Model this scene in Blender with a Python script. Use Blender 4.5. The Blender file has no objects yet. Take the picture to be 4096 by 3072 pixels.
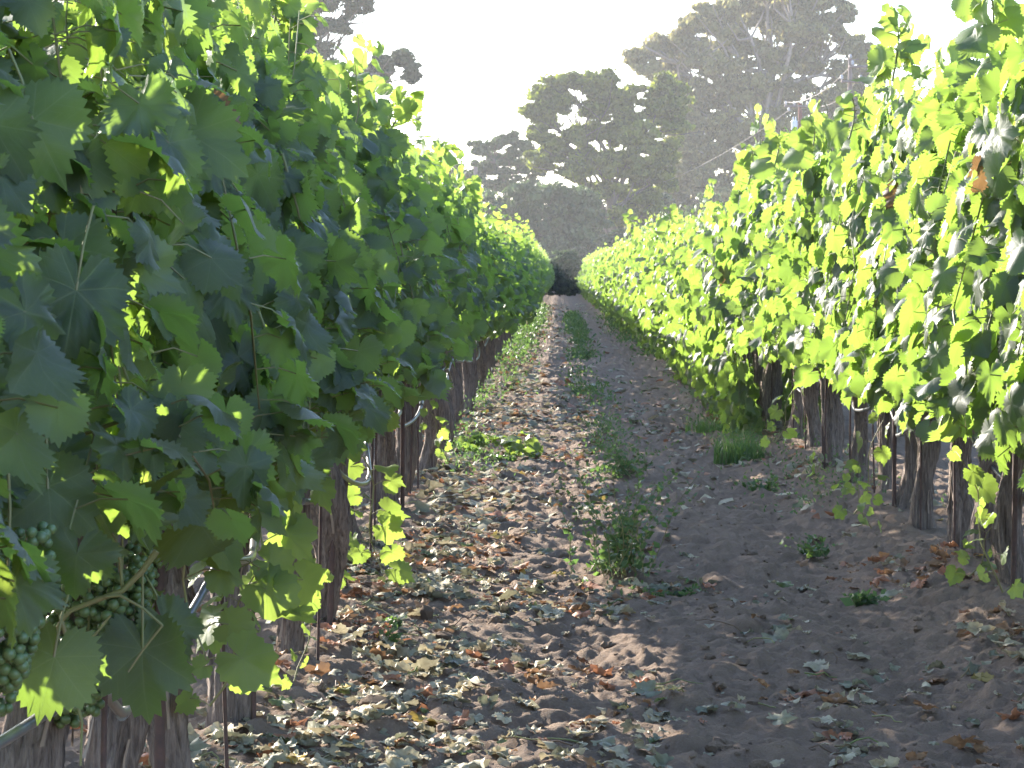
import bpy, math, random
import numpy as np
from mathutils import Vector, Matrix

# ------------------------------------------------------------------ camera, sky, sun, exposure
SC = bpy.context.scene
COL = SC.collection
R = math.radians
rng = np.random.default_rng(11)
random.seed(11)

CAM_H = 1.2
F = 10650.0                      # focal length in pixels of the 4096 px wide photograph
cam = bpy.data.cameras.new("camera"); camo = bpy.data.objects.new("camera", cam); COL.objects.link(camo)
cam.sensor_width = 36.0; cam.lens = 36.0 * F / 4096.0
cam.clip_start = 0.1; cam.clip_end = 4000
camo.location = (0, 0, CAM_H)
PITCH = math.atan((1536 - 1092) / F); YAW = math.atan((2240 - 2048) / F)
camo.rotation_euler = (math.pi / 2 - PITCH, 0, YAW)
cam.dof.use_dof = True; cam.dof.focus_distance = 7.0; cam.dof.aperture_fstop = 36.0
SC.camera = camo

SUN_AZ, SUN_EL = R(38), R(21.5)  # to the left of the row direction, low
w = bpy.data.worlds.new("World"); SC.world = w; w.use_nodes = True
nt = w.node_tree
bg = nt.nodes["Background"]
sky = nt.nodes.new("ShaderNodeTexSky"); sky.sky_type = 'NISHITA'; sky.sun_disc = False
sky.sun_elevation = SUN_EL; sky.sun_rotation = -SUN_AZ
sky.air_density = 1.0; sky.dust_density = 1.0; sky.ozone_density = 1.0
cool = nt.nodes.new("ShaderNodeMix"); cool.data_type = 'RGBA'; cool.blend_type = 'MULTIPLY'; cool.inputs[0].default_value = 1.0
cool.inputs[7].default_value = (0.90, 0.98, 1.16, 1.0)          # a cooler, whiter evening sky
nt.links.new(sky.outputs[0], cool.inputs[6]); nt.links.new(cool.outputs[2], bg.inputs[0]); bg.inputs[1].default_value = 0.145
sl = bpy.data.lights.new("sun", 'SUN'); slo = bpy.data.objects.new("sun", sl); COL.objects.link(slo)
sl.energy = 4.6; sl.angle = R(0.55); sl.color = (1.0, 0.93, 0.82)
SVEC = Vector((-math.sin(SUN_AZ) * math.cos(SUN_EL), math.cos(SUN_AZ) * math.cos(SUN_EL), math.sin(SUN_EL)))
slo.rotation_euler = SVEC.to_track_quat('Z', 'Y').to_euler()
slo.location = (-20, 20, 30)
SC.view_settings.view_transform = 'Standard'; SC.view_settings.look = 'None'
SC.view_settings.exposure = 2.22; SC.view_settings.gamma = 1.0
SC.render.engine = 'CYCLES'
cy = SC.cycles
cy.use_denoising = True
cy.max_bounces = 7; cy.diffuse_bounces = 4; cy.glossy_bounces = 2; cy.transmission_bounces = 5
cy.volume_bounces = 0; cy.transparent_max_bounces = 4
cy.sample_clamp_indirect = 6.0

# ------------------------------------------------------------------ helpers
def px(x, y, Y):
    """a point of the photograph (4096 px frame) at the distance Y along the rows"""
    return np.array(((x - 2240.0) / F * Y, Y, CAM_H + (1092.0 - y) / F * Y))

class MB:
    """collects faces; build() links them as ONE mesh object"""
    def __init__(s):
        s.v = []; s.li = []; s.lt = []; s.uv = []; s.c = []; s.m = []; s.n = 0
    def add(s, V, li, lt, uv=None, col=(0.5, 0, 0.5, 1), mat=0):
        V = np.asarray(V, float).reshape(-1, 3); li = np.asarray(li, np.int64).ravel(); lt = np.asarray(lt, np.int64).ravel()
        s.v.append(V); s.li.append(li + s.n); s.lt.append(lt)
        s.uv.append(np.zeros((len(li), 2)) if uv is None else np.asarray(uv, float).reshape(-1, 2))
        col = np.asarray(col, float)
        s.c.append(np.tile(col, (len(V), 1)) if col.ndim == 1 else col)
        s.m.append(np.full(len(lt), mat, np.int64)); s.n += len(V)
    def quads(s, V, Q, **k):
        Q = np.asarray(Q); s.add(V, Q.ravel(), np.full(len(Q), Q.shape[1]), **k)
    def tube(s, pts, rad, n=6, col=(0.5, 0, 0.5, 1), mat=0, cap=True, rough=0.0):
        P = np.asarray(pts, float); m = len(P)
        rad = np.broadcast_to(np.asarray(rad, float), (m,))
        T = np.gradient(P, axis=0); T /= np.linalg.norm(T, axis=1)[:, None] + 1e-9
        ref = np.array((0.31, 0.2, 0.93)) if abs(T[:, 2]).mean() < 0.8 else np.array((1.0, 0.1, 0.0))
        A = np.cross(T, ref); A /= np.linalg.norm(A, axis=1)[:, None] + 1e-9
        B = np.cross(T, A)
        a = np.arange(n) * 2 * math.pi / n
        rr = rad[:, None] * (1 + rough * rng.normal(size=(m, n)))
        V = P[:, None] + rr[..., None] * (np.cos(a)[None, :, None] * A[:, None] + np.sin(a)[None, :, None] * B[:, None])
        i = np.arange(m - 1)[:, None] * n; j = np.arange(n)[None]; k = (j + 1) % n
        Q = np.stack([i + j, i + k, i + n + k, i + n + j], -1).reshape(-1, 4)
        s.quads(V.reshape(-1, 3), Q, col=col, mat=mat)
        if cap:
            s.add(V[-1], np.arange(n), [n], col=col, mat=mat)
            s.add(V[0], np.arange(n)[::-1], [n], col=col, mat=mat)
    def box(s, c, d, rot=None, **k):
        c = np.asarray(c, float); d = np.asarray(d, float) / 2
        V = np.array([(x, y, z) for x in (-1, 1) for y in (-1, 1) for z in (-1, 1)]) * d
        if rot is not None: V = V @ np.asarray(rot).T
        s.quads(V + c, [(0, 1, 3, 2), (4, 6, 7, 5), (0, 4, 5, 1), (2, 3, 7, 6), (0, 2, 6, 4), (1, 5, 7, 3)], **k)
    def mesh(s, name, mats, smooth=True):
        me = bpy.data.meshes.new(name)
        V = np.concatenate(s.v); li = np.concatenate(s.li); lt = np.concatenate(s.lt)
        uv = np.concatenate(s.uv); c = np.concatenate(s.c); mi = np.concatenate(s.m)
        me.vertices.add(len(V)); me.vertices.foreach_set("co", V.astype(np.float32).ravel())
        me.loops.add(len(li)); me.loops.foreach_set("vertex_index", li.astype(np.int32))
        me.polygons.add(len(lt))
        ls = np.concatenate([[0], np.cumsum(lt)[:-1]])
        me.polygons.foreach_set("loop_start", ls.astype(np.int32))
        me.polygons.foreach_set("material_index", mi.astype(np.int32))
        me.polygons.foreach_set("use_smooth", np.full(len(lt), smooth))
        l = me.uv_layers.new(name="UVMap"); l.data.foreach_set("uv", uv.astype(np.float32).ravel())
        a = me.attributes.new("tint", 'FLOAT_COLOR', 'POINT'); a.data.foreach_set("color", c.astype(np.float32).ravel())
        for m in (mats if isinstance(mats, (list, tuple)) else [mats]): me.materials.append(m)
        me.update(calc_edges=True); me.validate()
        return me
    def build(s, name, mats, parent=None, smooth=True):
        return link(name, s.mesh(name, mats, smooth), parent)

def link(name, data, parent=None, loc=None):
    o = bpy.data.objects.new(name, data); COL.objects.link(o)
    if parent is not None: o.parent = parent
    if loc is not None: o.location = loc
    return o
def tag(o, label=None, cat=None, group=None, kind=None):
    if label: o["label"] = label
    if cat: o["category"] = cat
    if group: o["group"] = group
    if kind: o["kind"] = kind
    return o
def empty(name, loc):
    return link(name, None, None, loc)

def lattice(seed, n=256):
    return np.random.default_rng(seed).random((n, n))
_L = {}
def noise2(x, y, seed=0):
    L = _L.setdefault(seed, lattice(seed)); n = L.shape[0]
    xi = np.floor(x).astype(int); yi = np.floor(y).astype(int); fx = x - xi; fy = y - yi
    fx = fx * fx * (3 - 2 * fx); fy = fy * fy * (3 - 2 * fy)
    g = lambda a, b: L[a % n, b % n]
    return (g(xi, yi) * (1 - fx) + g(xi + 1, yi) * fx) * (1 - fy) + (g(xi, yi + 1) * (1 - fx) + g(xi + 1, yi + 1) * fx) * fy - 0.5
def unit(a):
    return a / (np.linalg.norm(a, axis=-1, keepdims=True) + 1e-9)

# ------------------------------------------------------------------ materials
def mat(name):
    m = bpy.data.materials.new(name); m.use_nodes = True
    n = m.node_tree.nodes; n.clear()
    return m, n, m.node_tree.links
def N(n, t, **k):
    x = n.new(t)
    for a, b in k.items(): setattr(x, a, b)
    return x
def mixc(n, l, fac, a, b, mode='MIX'):
    x = n.new("ShaderNodeMix"); x.data_type = 'RGBA'; x.blend_type = mode
    for sock, val in ((x.inputs[0], fac), (x.inputs[6], a), (x.inputs[7], b)):
        if isinstance(val, bpy.types.NodeSocket): l.new(val, sock)
        elif isinstance(val, (int, float)): sock.default_value = val
        else: sock.default_value = (*val, 1)
    return x.outputs[2]
def math_(n, l, op, a, b=None, c=None):
    x = n.new("ShaderNodeMath"); x.operation = op
    for i, v in enumerate((a, b, c)):
        if v is None: continue
        if isinstance(v, bpy.types.NodeSocket): l.new(v, x.inputs[i])
        else: x.inputs[i].default_value = v
    return x.outputs[0]
def ramp(n, l, fac, lo, hi):
    x = n.new("ShaderNodeMapRange"); l.new(fac, x.inputs[0]); x.inputs[1].default_value = lo; x.inputs[2].default_value = hi
    return x.outputs[0]
def noise(n, l, scale, detail=4, vec=None, rough=0.55):
    x = n.new("ShaderNodeTexNoise"); x.inputs["Scale"].default_value = scale; x.inputs["Detail"].default_value = detail
    x.inputs["Roughness"].default_value = rough
    if vec is not None: l.new(vec, x.inputs["Vector"])
    return x.outputs["Fac"]

def leaf_material(name, upA, upB, under, young, vein, trA, trYoung, trfac=0.42, rough=0.42, veins=True, spec=0.5, crown=False):
    m, n, l = mat(name)
    at = N(n, "ShaderNodeAttribute", attribute_name="tint"); sep = N(n, "ShaderNodeSeparateColor"); l.new(at.outputs["Color"], sep.inputs[0])
    rnd, yng, dry = sep.outputs[0], sep.outputs[1], sep.outputs[2]
    geo = N(n, "ShaderNodeNewGeometry"); tc = N(n, "ShaderNodeTexCoord")
    up = mixc(n, l, rnd, upA, upB)
    blot = ramp(n, l, noise(n, l, 28, 3, tc.outputs["Object"]), 0.35, 0.7)
    up = mixc(n, l, math_(n, l, 'MULTIPLY', blot, 0.35), up, tuple(c * 1.6 for c in upB))
    c = mixc(n, l, geo.outputs["Backfacing"], up, under)
    c = mixc(n, l, yng, c, young)
    t = mixc(n, l, yng, trA, trYoung)
    if crown: t = mixc(n, l, rnd, tuple(x * 0.22 for x in trA), t)            # dark and bright boughs tinted in for shaded gaps and sunlit dabs
    else: t = mixc(n, l, math_(n, l, 'MULTIPLY', rnd, 0.35), t, tuple(x * 0.55 for x in trA))
    hgt = None
    if veins:
        uv = N(n, "ShaderNodeUVMap", uv_map="UVMap"); su = N(n, "ShaderNodeSeparateXYZ"); l.new(uv.outputs[0], su.inputs[0])
        al, ac = su.outputs[0], math_(n, l, 'ABSOLUTE', su.outputs[1])
        main = math_(n, l, 'SUBTRACT', 1.0, ramp(n, l, ac, 0.004, 0.015))
        ph = math_(n, l, 'FRACT', math_(n, l, 'MULTIPLY', math_(n, l, 'SUBTRACT', al, math_(n, l, 'MULTIPLY', ac, 0.85)), 7.0))
        d = math_(n, l, 'ABSOLUTE', math_(n, l, 'SUBTRACT', ph, 0.5))
        sec = math_(n, l, 'MULTIPLY', math_(n, l, 'SUBTRACT', 1.0, ramp(n, l, d, 0.02, 0.07)), 0.55)
        v = math_(n, l, 'MAXIMUM', main, sec)
        c = mixc(n, l, math_(n, l, 'MULTIPLY', v, 0.72), c, vein)
        t = mixc(n, l, math_(n, l, 'MULTIPLY', v, 0.45), t, tuple(x * 0.6 for x in trA))
        vor = N(n, "ShaderNodeTexVoronoi"); vor.inputs["Scale"].default_value = 150; l.new(tc.outputs["Object"], vor.inputs["Vector"])
        hgt = math_(n, l, 'SUBTRACT', math_(n, l, 'MULTIPLY', vor.outputs["Distance"], -0.35), v)
    # a few leaves dry to tan
    c = mixc(n, l, dry, c, (0.20, 0.13, 0.07)); t = mixc(n, l, dry, t, (0.16, 0.09, 0.035))
    p = N(n, "ShaderNodeBsdfPrincipled"); l.new(c, p.inputs["Base Color"]); p.inputs["Roughness"].default_value = rough
    p.inputs["Specular IOR Level"].default_value = spec
    if hgt is not None:
        b = N(n, "ShaderNodeBump"); b.inputs["Strength"].default_value = 0.25; b.inputs["Distance"].default_value = 0.002
        l.new(hgt, b.inputs["Height"]); l.new(b.outputs[0], p.inputs["Normal"])
    tr = N(n, "ShaderNodeBsdfTranslucent"); l.new(t, tr.inputs[0])
    mx = N(n, "ShaderNodeMixShader"); mx.inputs[0].default_value = trfac
    l.new(p.outputs[0], mx.inputs[1]); l.new(tr.outputs[0], mx.inputs[2])
    o = N(n, "ShaderNodeOutputMaterial"); l.new(mx.outputs[0], o.inputs[0])
    return m

def plain(name, a, b, scale=8, rough=0.8, bump=0.0, bdist=0.01, stretch=None, metallic=0.0, spec=0.4, detail=5, coords="Object"):
    m, n, l = mat(name)
    tc = N(n, "ShaderNodeTexCoord"); vec = tc.outputs[coords]
    if stretch:
        mp = N(n, "ShaderNodeMapping"); mp.inputs["Scale"].default_value = stretch; l.new(vec, mp.inputs[0]); vec = mp.outputs[0]
    f = noise(n, l, scale, detail, vec, 0.62)
    c = mixc(n, l, ramp(n, l, f, 0.3, 0.7), a, b)
    p = N(n, "ShaderNodeBsdfPrincipled"); l.new(c, p.inputs["Base Color"]); p.inputs["Roughness"].default_value = rough
    p.inputs["Metallic"].default_value = metallic; p.inputs["Specular IOR Level"].default_value = spec
    if bump:
        bb = N(n, "ShaderNodeBump"); bb.inputs["Strength"].default_value = bump; bb.inputs["Distance"].default_value = bdist
        l.new(f, bb.inputs["Height"]); l.new(bb.outputs[0], p.inputs["Normal"])
    o = N(n, "ShaderNodeOutputMaterial"); l.new(p.outputs[0], o.inputs[0])
    return m

def tinted(name, trfac=0.3, rough=0.7, spec=0.3):
    """takes its base colour from the per-leaf colour stored on the mesh"""
    m, n, l = mat(name)
    at = N(n, "ShaderNodeAttribute", attribute_name="tint"); tc = N(n, "ShaderNodeTexCoord")
    f = ramp(n, l, noise(n, l, 45, 3, tc.outputs["Object"]), 0.3, 0.7)
    c = mixc(n, l, math_(n, l, 'MULTIPLY', f, 0.5), at.outputs["Color"], (0.10, 0.075, 0.05))
    p = N(n, "ShaderNodeBsdfPrincipled"); l.new(c, p.inputs["Base Color"]); p.inputs["Roughness"].default_value = rough
    p.inputs["Specular IOR Level"].default_value = spec
    tr = N(n, "ShaderNodeBsdfTranslucent"); l.new(c, tr.inputs[0])
    mx = N(n, "ShaderNodeMixShader"); mx.inputs[0].default_value = trfac
    l.new(p.outputs[0], mx.inputs[1]); l.new(tr.outputs[0], mx.inputs[2])
    o = N(n, "ShaderNodeOutputMaterial"); l.new(mx.outputs[0], o.inputs[0])
    return m

M_LEAF = leaf_material("vine_leaf", (0.060, 0.072, 0.055), (0.072, 0.086, 0.058), (0.125, 0.145, 0.110), (0.15, 0.22, 0.055),
                       (0.20, 0.23, 0.11), (0.27, 0.42, 0.055), (0.42, 0.52, 0.09), trfac=0.50, rough=0.50, spec=0.32)
M_CANE = plain("green_cane", (0.16, 0.18, 0.06), (0.24, 0.19, 0.09), 20, 0.6)
M_BARK = plain("vine_bark", (0.085, 0.062, 0.052), (0.33, 0.26, 0.215), 9, 0.95, 1.0, 0.02, (16, 16, 1.0))
M_STRIP = plain("peeling_bark", (0.20, 0.14, 0.10), (0.34, 0.27, 0.21), 12, 0.9, 0.4, 0.004, (6, 6, 1))
M_RUST = plain("rusty_steel", (0.06, 0.040, 0.034), (0.11, 0.06, 0.046), 40, 0.8, 0.3, 0.001)
M_HOSE = plain("drip_hose", (0.085, 0.082, 0.08), (0.13, 0.125, 0.12), 20, 0.32, 0.0, spec=0.7)
M_WIRE = plain("galvanised_wire", (0.35, 0.35, 0.36), (0.45, 0.45, 0.46), 20, 0.4, metallic=0.9)
M_LITTER = tinted("dry_leaf", 0.22, 0.62, 0.35)
M_WEED = leaf_material("weed_leaf", (0.045, 0.075, 0.040), (0.06, 0.095, 0.045), (0.07, 0.12, 0.05), (0.09, 0.15, 0.04), (0.1, 0.15, 0.06),
                       (0.14, 0.25, 0.06), (0.25, 0.38, 0.07), 0.4, 0.5, veins=False)
M_GRASS = leaf_material("grass_blade", (0.05, 0.11, 0.035), (0.08, 0.14, 0.05), (0.07, 0.12, 0.05), (0.2, 0.22, 0.08), (0.1, 0.15, 0.06),
                        (0.16, 0.32, 0.05), (0.3, 0.35, 0.1), 0.4, 0.5, veins=False)
M_OAK = leaf_material("oak_leaf", (0.030, 0.050, 0.012), (0.110, 0.142, 0.030), (0.07, 0.09, 0.03), (0.12, 0.13, 0.04), (0, 0, 0),
                      (0.38, 0.46, 0.05), (0.44, 0.50, 0.08), 0.44, 0.6, veins=False, spec=0.12, crown=True)
M_DARK = leaf_material("dark_oak_leaf", (0.020, 0.030, 0.018), (0.050, 0.065, 0.032), (0.05, 0.06, 0.04), (0.08, 0.09, 0.04), (0, 0, 0),
                       (0.08, 0.11, 0.04), (0.12, 0.14, 0.05), 0.25, 0.6, veins=False, spec=0.12, crown=True)
M_GUM = leaf_material("eucalyptus_leaf", (0.080, 0.072, 0.034), (0.150, 0.155, 0.052), (0.13, 0.13, 0.06), (0.17, 0.13, 0.06), (0, 0, 0),
                      (0.46, 0.42, 0.15), (0.50, 0.42, 0.18), 0.46, 0.6, veins=False, spec=0.15, crown=True)
M_BUSH = leaf_material("bush_leaf", (0.022, 0.038, 0.020), (0.062, 0.092, 0.042), (0.06, 0.08, 0.045), (0.10, 0.14, 0.05), (0, 0, 0),
                       (0.14, 0.21, 0.07), (0.22, 0.28, 0.09), 0.30, 0.6, veins=False, spec=0.12, crown=True)
M_TBARK = plain("tree_bark", (0.06, 0.05, 0.04), (0.14, 0.115, 0.09), 3, 0.9, 0.6, 0.05, (4, 4, 0.7))
M_GBARK = plain("eucalyptus_bark", (0.12, 0.095, 0.075), (0.28, 0.23, 0.19), 1.2, 0.8, 0.2, 0.05, (3, 3, 0.5))
M_POLE = plain("weathered_pole", (0.16, 0.12, 0.10), (0.26, 0.21, 0.18), 5, 0.9, 0.4, 0.01, (5, 5, 0.4))
M_RPOLE = plain("creosote_pole", (0.12, 0.05, 0.035), (0.20, 0.085, 0.06), 4, 0.85, 0.3, 0.01, (5, 5, 0.4))
M_TANK = plain("grey_enamel", (0.50, 0.53, 0.56), (0.58, 0.60, 0.62), 3, 0.4)
M_LINE = plain("weathered_cable", (0.22, 0.19, 0.17), (0.30, 0.27, 0.24), 5, 0.8)
M_CERAM = plain("ceramic", (0.38, 0.35, 0.33), (0.46, 0.43, 0.41), 5, 0.4)
def grape_material():
    m, n, l = mat("green_grape")
    at = N(n, "ShaderNodeAttribute", attribute_name="tint"); tc = N(n, "ShaderNodeTexCoord")
    f = ramp(n, l, noise(n, l, 60, 3, tc.outputs["Object"]), 0.35, 0.65)
    c = mixc(n, l, at.outputs["Fac"], (0.075, 0.115, 0.035), (0.115, 0.16, 0.05))
    c = mixc(n, l, math_(n, l, 'MULTIPLY', f, 0.4), c, (0.12, 0.165, 0.08))
    p = N(n, "ShaderNodeBsdfPrincipled"); l.new(c, p.inputs["Base Color"]); p.inputs["Roughness"].default_value = 0.42
    p.inputs["Subsurface Weight"].default_value = 0.25; p.inputs["Subsurface Radius"].default_value = (0.006, 0.008, 0.003)
    p.inputs["Subsurface Scale"].default_value = 1.0
    o = N(n, "ShaderNodeOutputMaterial"); l.new(p.outputs[0], o.inputs[0])
    return m
M_GRAPE = grape_material()
def soil_material():
    m, n, l = mat("soil")
    tc = N(n, "ShaderNodeTexCoord"); v = tc.outputs["Object"]
    big = noise(n, l, 0.8, 4, v); mid = noise(n, l, 9, 6, v, 0.65); fine = noise(n, l, 120, 6, v, 0.72)
    c = mixc(n, l, ramp(n, l, mid, 0.3, 0.72), (0.155, 0.107, 0.076), (0.285, 0.206, 0.146))
    c = mixc(n, l, ramp(n, l, big, 0.35, 0.7), c, (0.230, 0.164, 0.118))
    c = mixc(n, l, math_(n, l, 'MULTIPLY', ramp(n, l, fine, 0.5, 0.78), 0.6), c, (0.31, 0.24, 0.19))
    p = N(n, "ShaderNodeBsdfPrincipled"); l.new(c, p.inputs["Base Color"]); p.inputs["Roughness"].default_value = 0.95
    p.inputs["Specular IOR Level"].default_value = 0.15
    b1 = N(n, "ShaderNodeBump"); b1.inputs["Strength"].default_value = 0.9; b1.inputs["Distance"].default_value = 0.02; l.new(mid, b1.inputs["Height"])
    b2 = N(n, "ShaderNodeBump"); b2.inputs["Strength"].default_value = 0.8; b2.inputs["Distance"].default_value = 0.02; l.new(fine, b2.inputs["Height"])
    l.new(b1.outputs[0], b2.inputs["Normal"]); l.new(b2.outputs[0], p.inputs["Normal"])
    o = N(n, "ShaderNodeOutputMaterial"); l.new(p.outputs[0], o.inputs[0])
    return m
M_SOIL = soil_material()

# ------------------------------------------------------------------ ground: one sheet to the horizon
XL, XR = -0.81, 1.62             # the two rows that line the path
XLL, XRR = -3.24, 4.05           # the neighbouring rows
def ground_z(x, y):
    x = np.asarray(x, float); y = np.asarray(y, float)
    near = np.clip(1.2 - np.abs(x - 0.4) / 8, 0, 1)
    z = 0.0 * x
    for rx in (XL, XR, XLL, XRR): z = z + 0.07 * np.exp(-((x - rx) / 0.28) ** 2)
    z = z + 0.05 * noise2(x * 1.3, y * 0.9, 1) + 0.026 * noise2(x * 4.2, y * 3.4, 2) + 0.026 * noise2(x * 11, y * 9, 3)
    z = z + 0.026 * np.maximum(noise2(x * 23, y * 21, 4), -0.1) + 0.016 * noise2(x * 48, y * 44, 5) + 0.05 * np.maximum(noise2(x * 34, y * 30, 7) - 0.27, 0) + 0.009 * noise2(x * 85, y * 60, 12)
    lump = np.maximum(noise2(x * 6.5, y * 6.0, 6) - 0.22, 0) * 0.16      # clods turned up by the tractor
    for cx in (0.02, 1.02):                                              # tyre tracks with cross bars
        tr = np.exp(-((x - cx - 0.05 * noise2(y * 0.2, y * 0 + cx, 8)) / 0.15) ** 4)
        bar = np.maximum(np.sin(y * 2 * math.pi / 0.17 + 3.0 * np.abs(x - cx) / 0.15 + 2 * noise2(x * 2, y * 1.1, 9)), -0.3)
        z = z - 0.022 * tr + 0.013 * tr * bar
        lump = lump * (1 - 0.6 * tr)
    return (z + lump) * near
def axis(fine_lo, fine_hi, step, lo, hi, grow):
    a = list(np.arange(fine_lo, fine_hi, step)); s = step
    while a[-1] < hi: s *= grow; a.append(a[-1] + s)
    s = step; b = []; t = fine_lo
    while t > lo: s *= grow; t -= s; b.append(t)
    return np.array(b[::-1] + a)
gx = axis(-1.3, 2.4, 0.012, -1400, 1400, 1.22)
ys = [4.0]
while ys[-1] < 1400: ys.append(ys[-1] + max(0.019, 0.019 * (ys[-1] / 9.0) ** 1.7))
yb = axis(3.0, 4.0, 0.25, -300, 3.5, 1.35); gy = np.array([t for t in yb if t < 3.9] + ys)
GX, GY = np.meshgrid(gx, gy)
g = MB(); nx, ny = len(gx), len(gy)
i = np.arange(ny - 1)[:, None] * nx; j = np.arange(nx - 1)[None]
Q = np.stack([i + j, i + j + 1, i + nx + j + 1, i + nx + j], -1).reshape(-1, 4)
g.quads(np.stack([GX, GY, ground_z(GX, GY)], -1).reshape(-1, 3), Q)
tag(g.build("ground", M_SOIL), "brown tilled soil of the vineyard path with tyre marks", "ground", kind="structure")

# ------------------------------------------------------------------ leaf shapes
VEINS = np.array([-150, -103, -50, 0, 50, 103, 150.0])
def leaf_template(rg, ntooth, per, rings, curl=0.0, wave=1.0, lobes=1.0):
    """a five-lobed toothed vine leaf: petiole at the origin, tip along +x, unit length; uv = distance along / across the nearest vein"""
    ctrl_a = np.array([0, 9, 24, 50, 77, 103, 128, 150, 168, 178.0])
    ctrl_r = np.array([1.06, 0.93, 0.76, 0.88, 0.68, 0.74, 0.62, 0.64, 0.52, 0.10])
    ctrl_r[[2, 4, 6]] += (1 - lobes) * 0.12
    ctrl_r = ctrl_r * (1 + 0.06 * rg.normal(size=10)); ctrl_r[-1] = 0.10
    keys = np.array([0, 25.5, 76.5, 126.5])
    half = np.linspace(0, 178, ntooth * per + 1)
    for k in keys: half[np.argmin(abs(half - k))] = k
    def rad(a):
        return 0.5 * np.interp(a, ctrl_a, ctrl_r) + 0.5 * sum(np.interp(np.clip(np.abs(a + d), 0, 178), ctrl_a, ctrl_r) for d in (-5, 0, 5)) / 3
    def teeth(a, sd):
        if per == 1: return np.ones(len(a))
        return 1 + np.where(np.arange(len(a)) % per == 0, 0.07, -0.06) * (a < 172) * (0.6 + 0.8 * sd.random(len(a)))
    ang = np.concatenate([-half[::-1], half[1:]]); r = np.concatenate([rad(half)[::-1], rad(half)[1:]]); tooth = np.concatenate([teeth(half, rg)[::-1], teeth(half, rg)[1:]])
    n = len(ang); fr = np.linspace(0, 1, rings + 1)[1:]
    A = np.radians(ang)
    P = np.concatenate([[[0, 0]]] + [np.stack([np.cos(A) * r * f, np.sin(A) * r * f], -1) * (tooth[:, None] if f == fr[-1] else 1) for f in fr])
    polar_a = np.concatenate([[0]] + [ang] * rings); polar_r = np.concatenate([[0]] + [r * f * (tooth if f == fr[-1] else 1) for f in fr])
    li, lt, uv = [], [], []
    for k in range(n - 1):
        mid = (ang[k] + ang[k + 1]) / 2; va = VEINS[np.argmin(abs(VEINS - mid))]
        def U(idx):
            for q in idx:
                aa = np.radians((polar_a[q] if q else va) - va); uv.append((polar_r[q] * np.cos(aa), polar_r[q] * np.sin(aa)))
        t = [0, 1 + k, 2 + k]; li += t; lt.append(3); U(t)
        for q in range(rings - 1):
            b = 1 + q * n; t = [b + k, b + n + k, b + n + k + 1, b + k + 1]; li += t; lt.append(4); U(t)
    x, y = P[:, 0], P[:, 1]; rr = np.concatenate([[0]] + [r * f for f in fr])
    na = VEINS[np.argmin(abs(polar_a[:, None] - VEINS[None]), axis=1)]
    ac = np.abs(np.sin(np.radians(polar_a - na))) * rr
    z = 0.06 * ac * (0.3 + rg.random()) - (0.16 + 0.16 * rg.random()) * rr ** 2 + rg.normal() * 0.22 * y * y + rg.normal() * 0.10 * x * y
    z += -0.20 * rg.random() * np.maximum(x, 0) ** 2
    for _ in range(4):
        kx, ky = rg.normal(size=2) * 5; z += wave * 0.045 * np.sin(kx * x + ky * y + rg.random() * 6.3) * np.minimum(rr * 1.6, 1)
    V = np.stack([x, y, z], -1)
    if curl:                                     # roll the blade round a random axis, as a dry leaf does
        a = rg.random() * math.pi; c, s = math.cos(a), math.sin(a)
        u = V[:, 0] * c + V[:, 1] * s; v = -V[:, 0] * s + V[:, 1] * c; u0 = u - u.mean() * 0.6
        kk = curl * (0.6 + 0.8 * rg.random()); th = u0 * kk
        zz = (1 - np.cos(th)) / kk + V[:, 2] * np.cos(th); uu = np.sin(th) / kk - V[:, 2] * np.sin(th)
        zz += 0.25 * rg.normal() * v * np.abs(v)
        V = np.stack([uu * c - v * s, uu * s + v * c, zz], -1)
        if wave > 1.8: V = V + rg.normal(size=(len(V), 3)) * np.array((0.02, 0.02, 0.03)); V[:, 2] *= 0.65   # crumpled dry blade
    return dict(V=V, li=np.array(li), lt=np.array(lt), uv=np.array(uv))
tr_ = np.random.default_rng(5)
T_HI = [leaf_template(tr_, 17, 2, 3, lobes=l, curl=c, wave=w_) for l, c, w_ in ((1, 0, 1), (.8, 0, 1.3), (1, .5, 1), (.6, 0, 1), (.9, .9, 1.2), (1.1, 0, 1.5), (.7, 0, .8), (.5, .4, 1), (1.2, 0, 1.2), (.3, 1.3, 1))]
T_MID = [leaf_template(tr_, 9, 2, 2, lobes=l) for l in (1, .8, 1, .6, .9, .7)]
T_LO = [leaf_template(tr_, 5, 1, 1, lobes=l) for l in (1, .8, .7, .9)]
T_DRY = [leaf_template(tr_, 9, 2, 3, curl=c, wave=3.4) for c in (0.8, 1.6, 2.4, 0.6, 1.2, 2.8, 0.5, 1.9)]
T_DRYLO = [leaf_template(tr_, 5, 1, 2, curl=c, wave=2.0) for c in (1.6, 2.4, 3.0, 1.2)]

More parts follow.
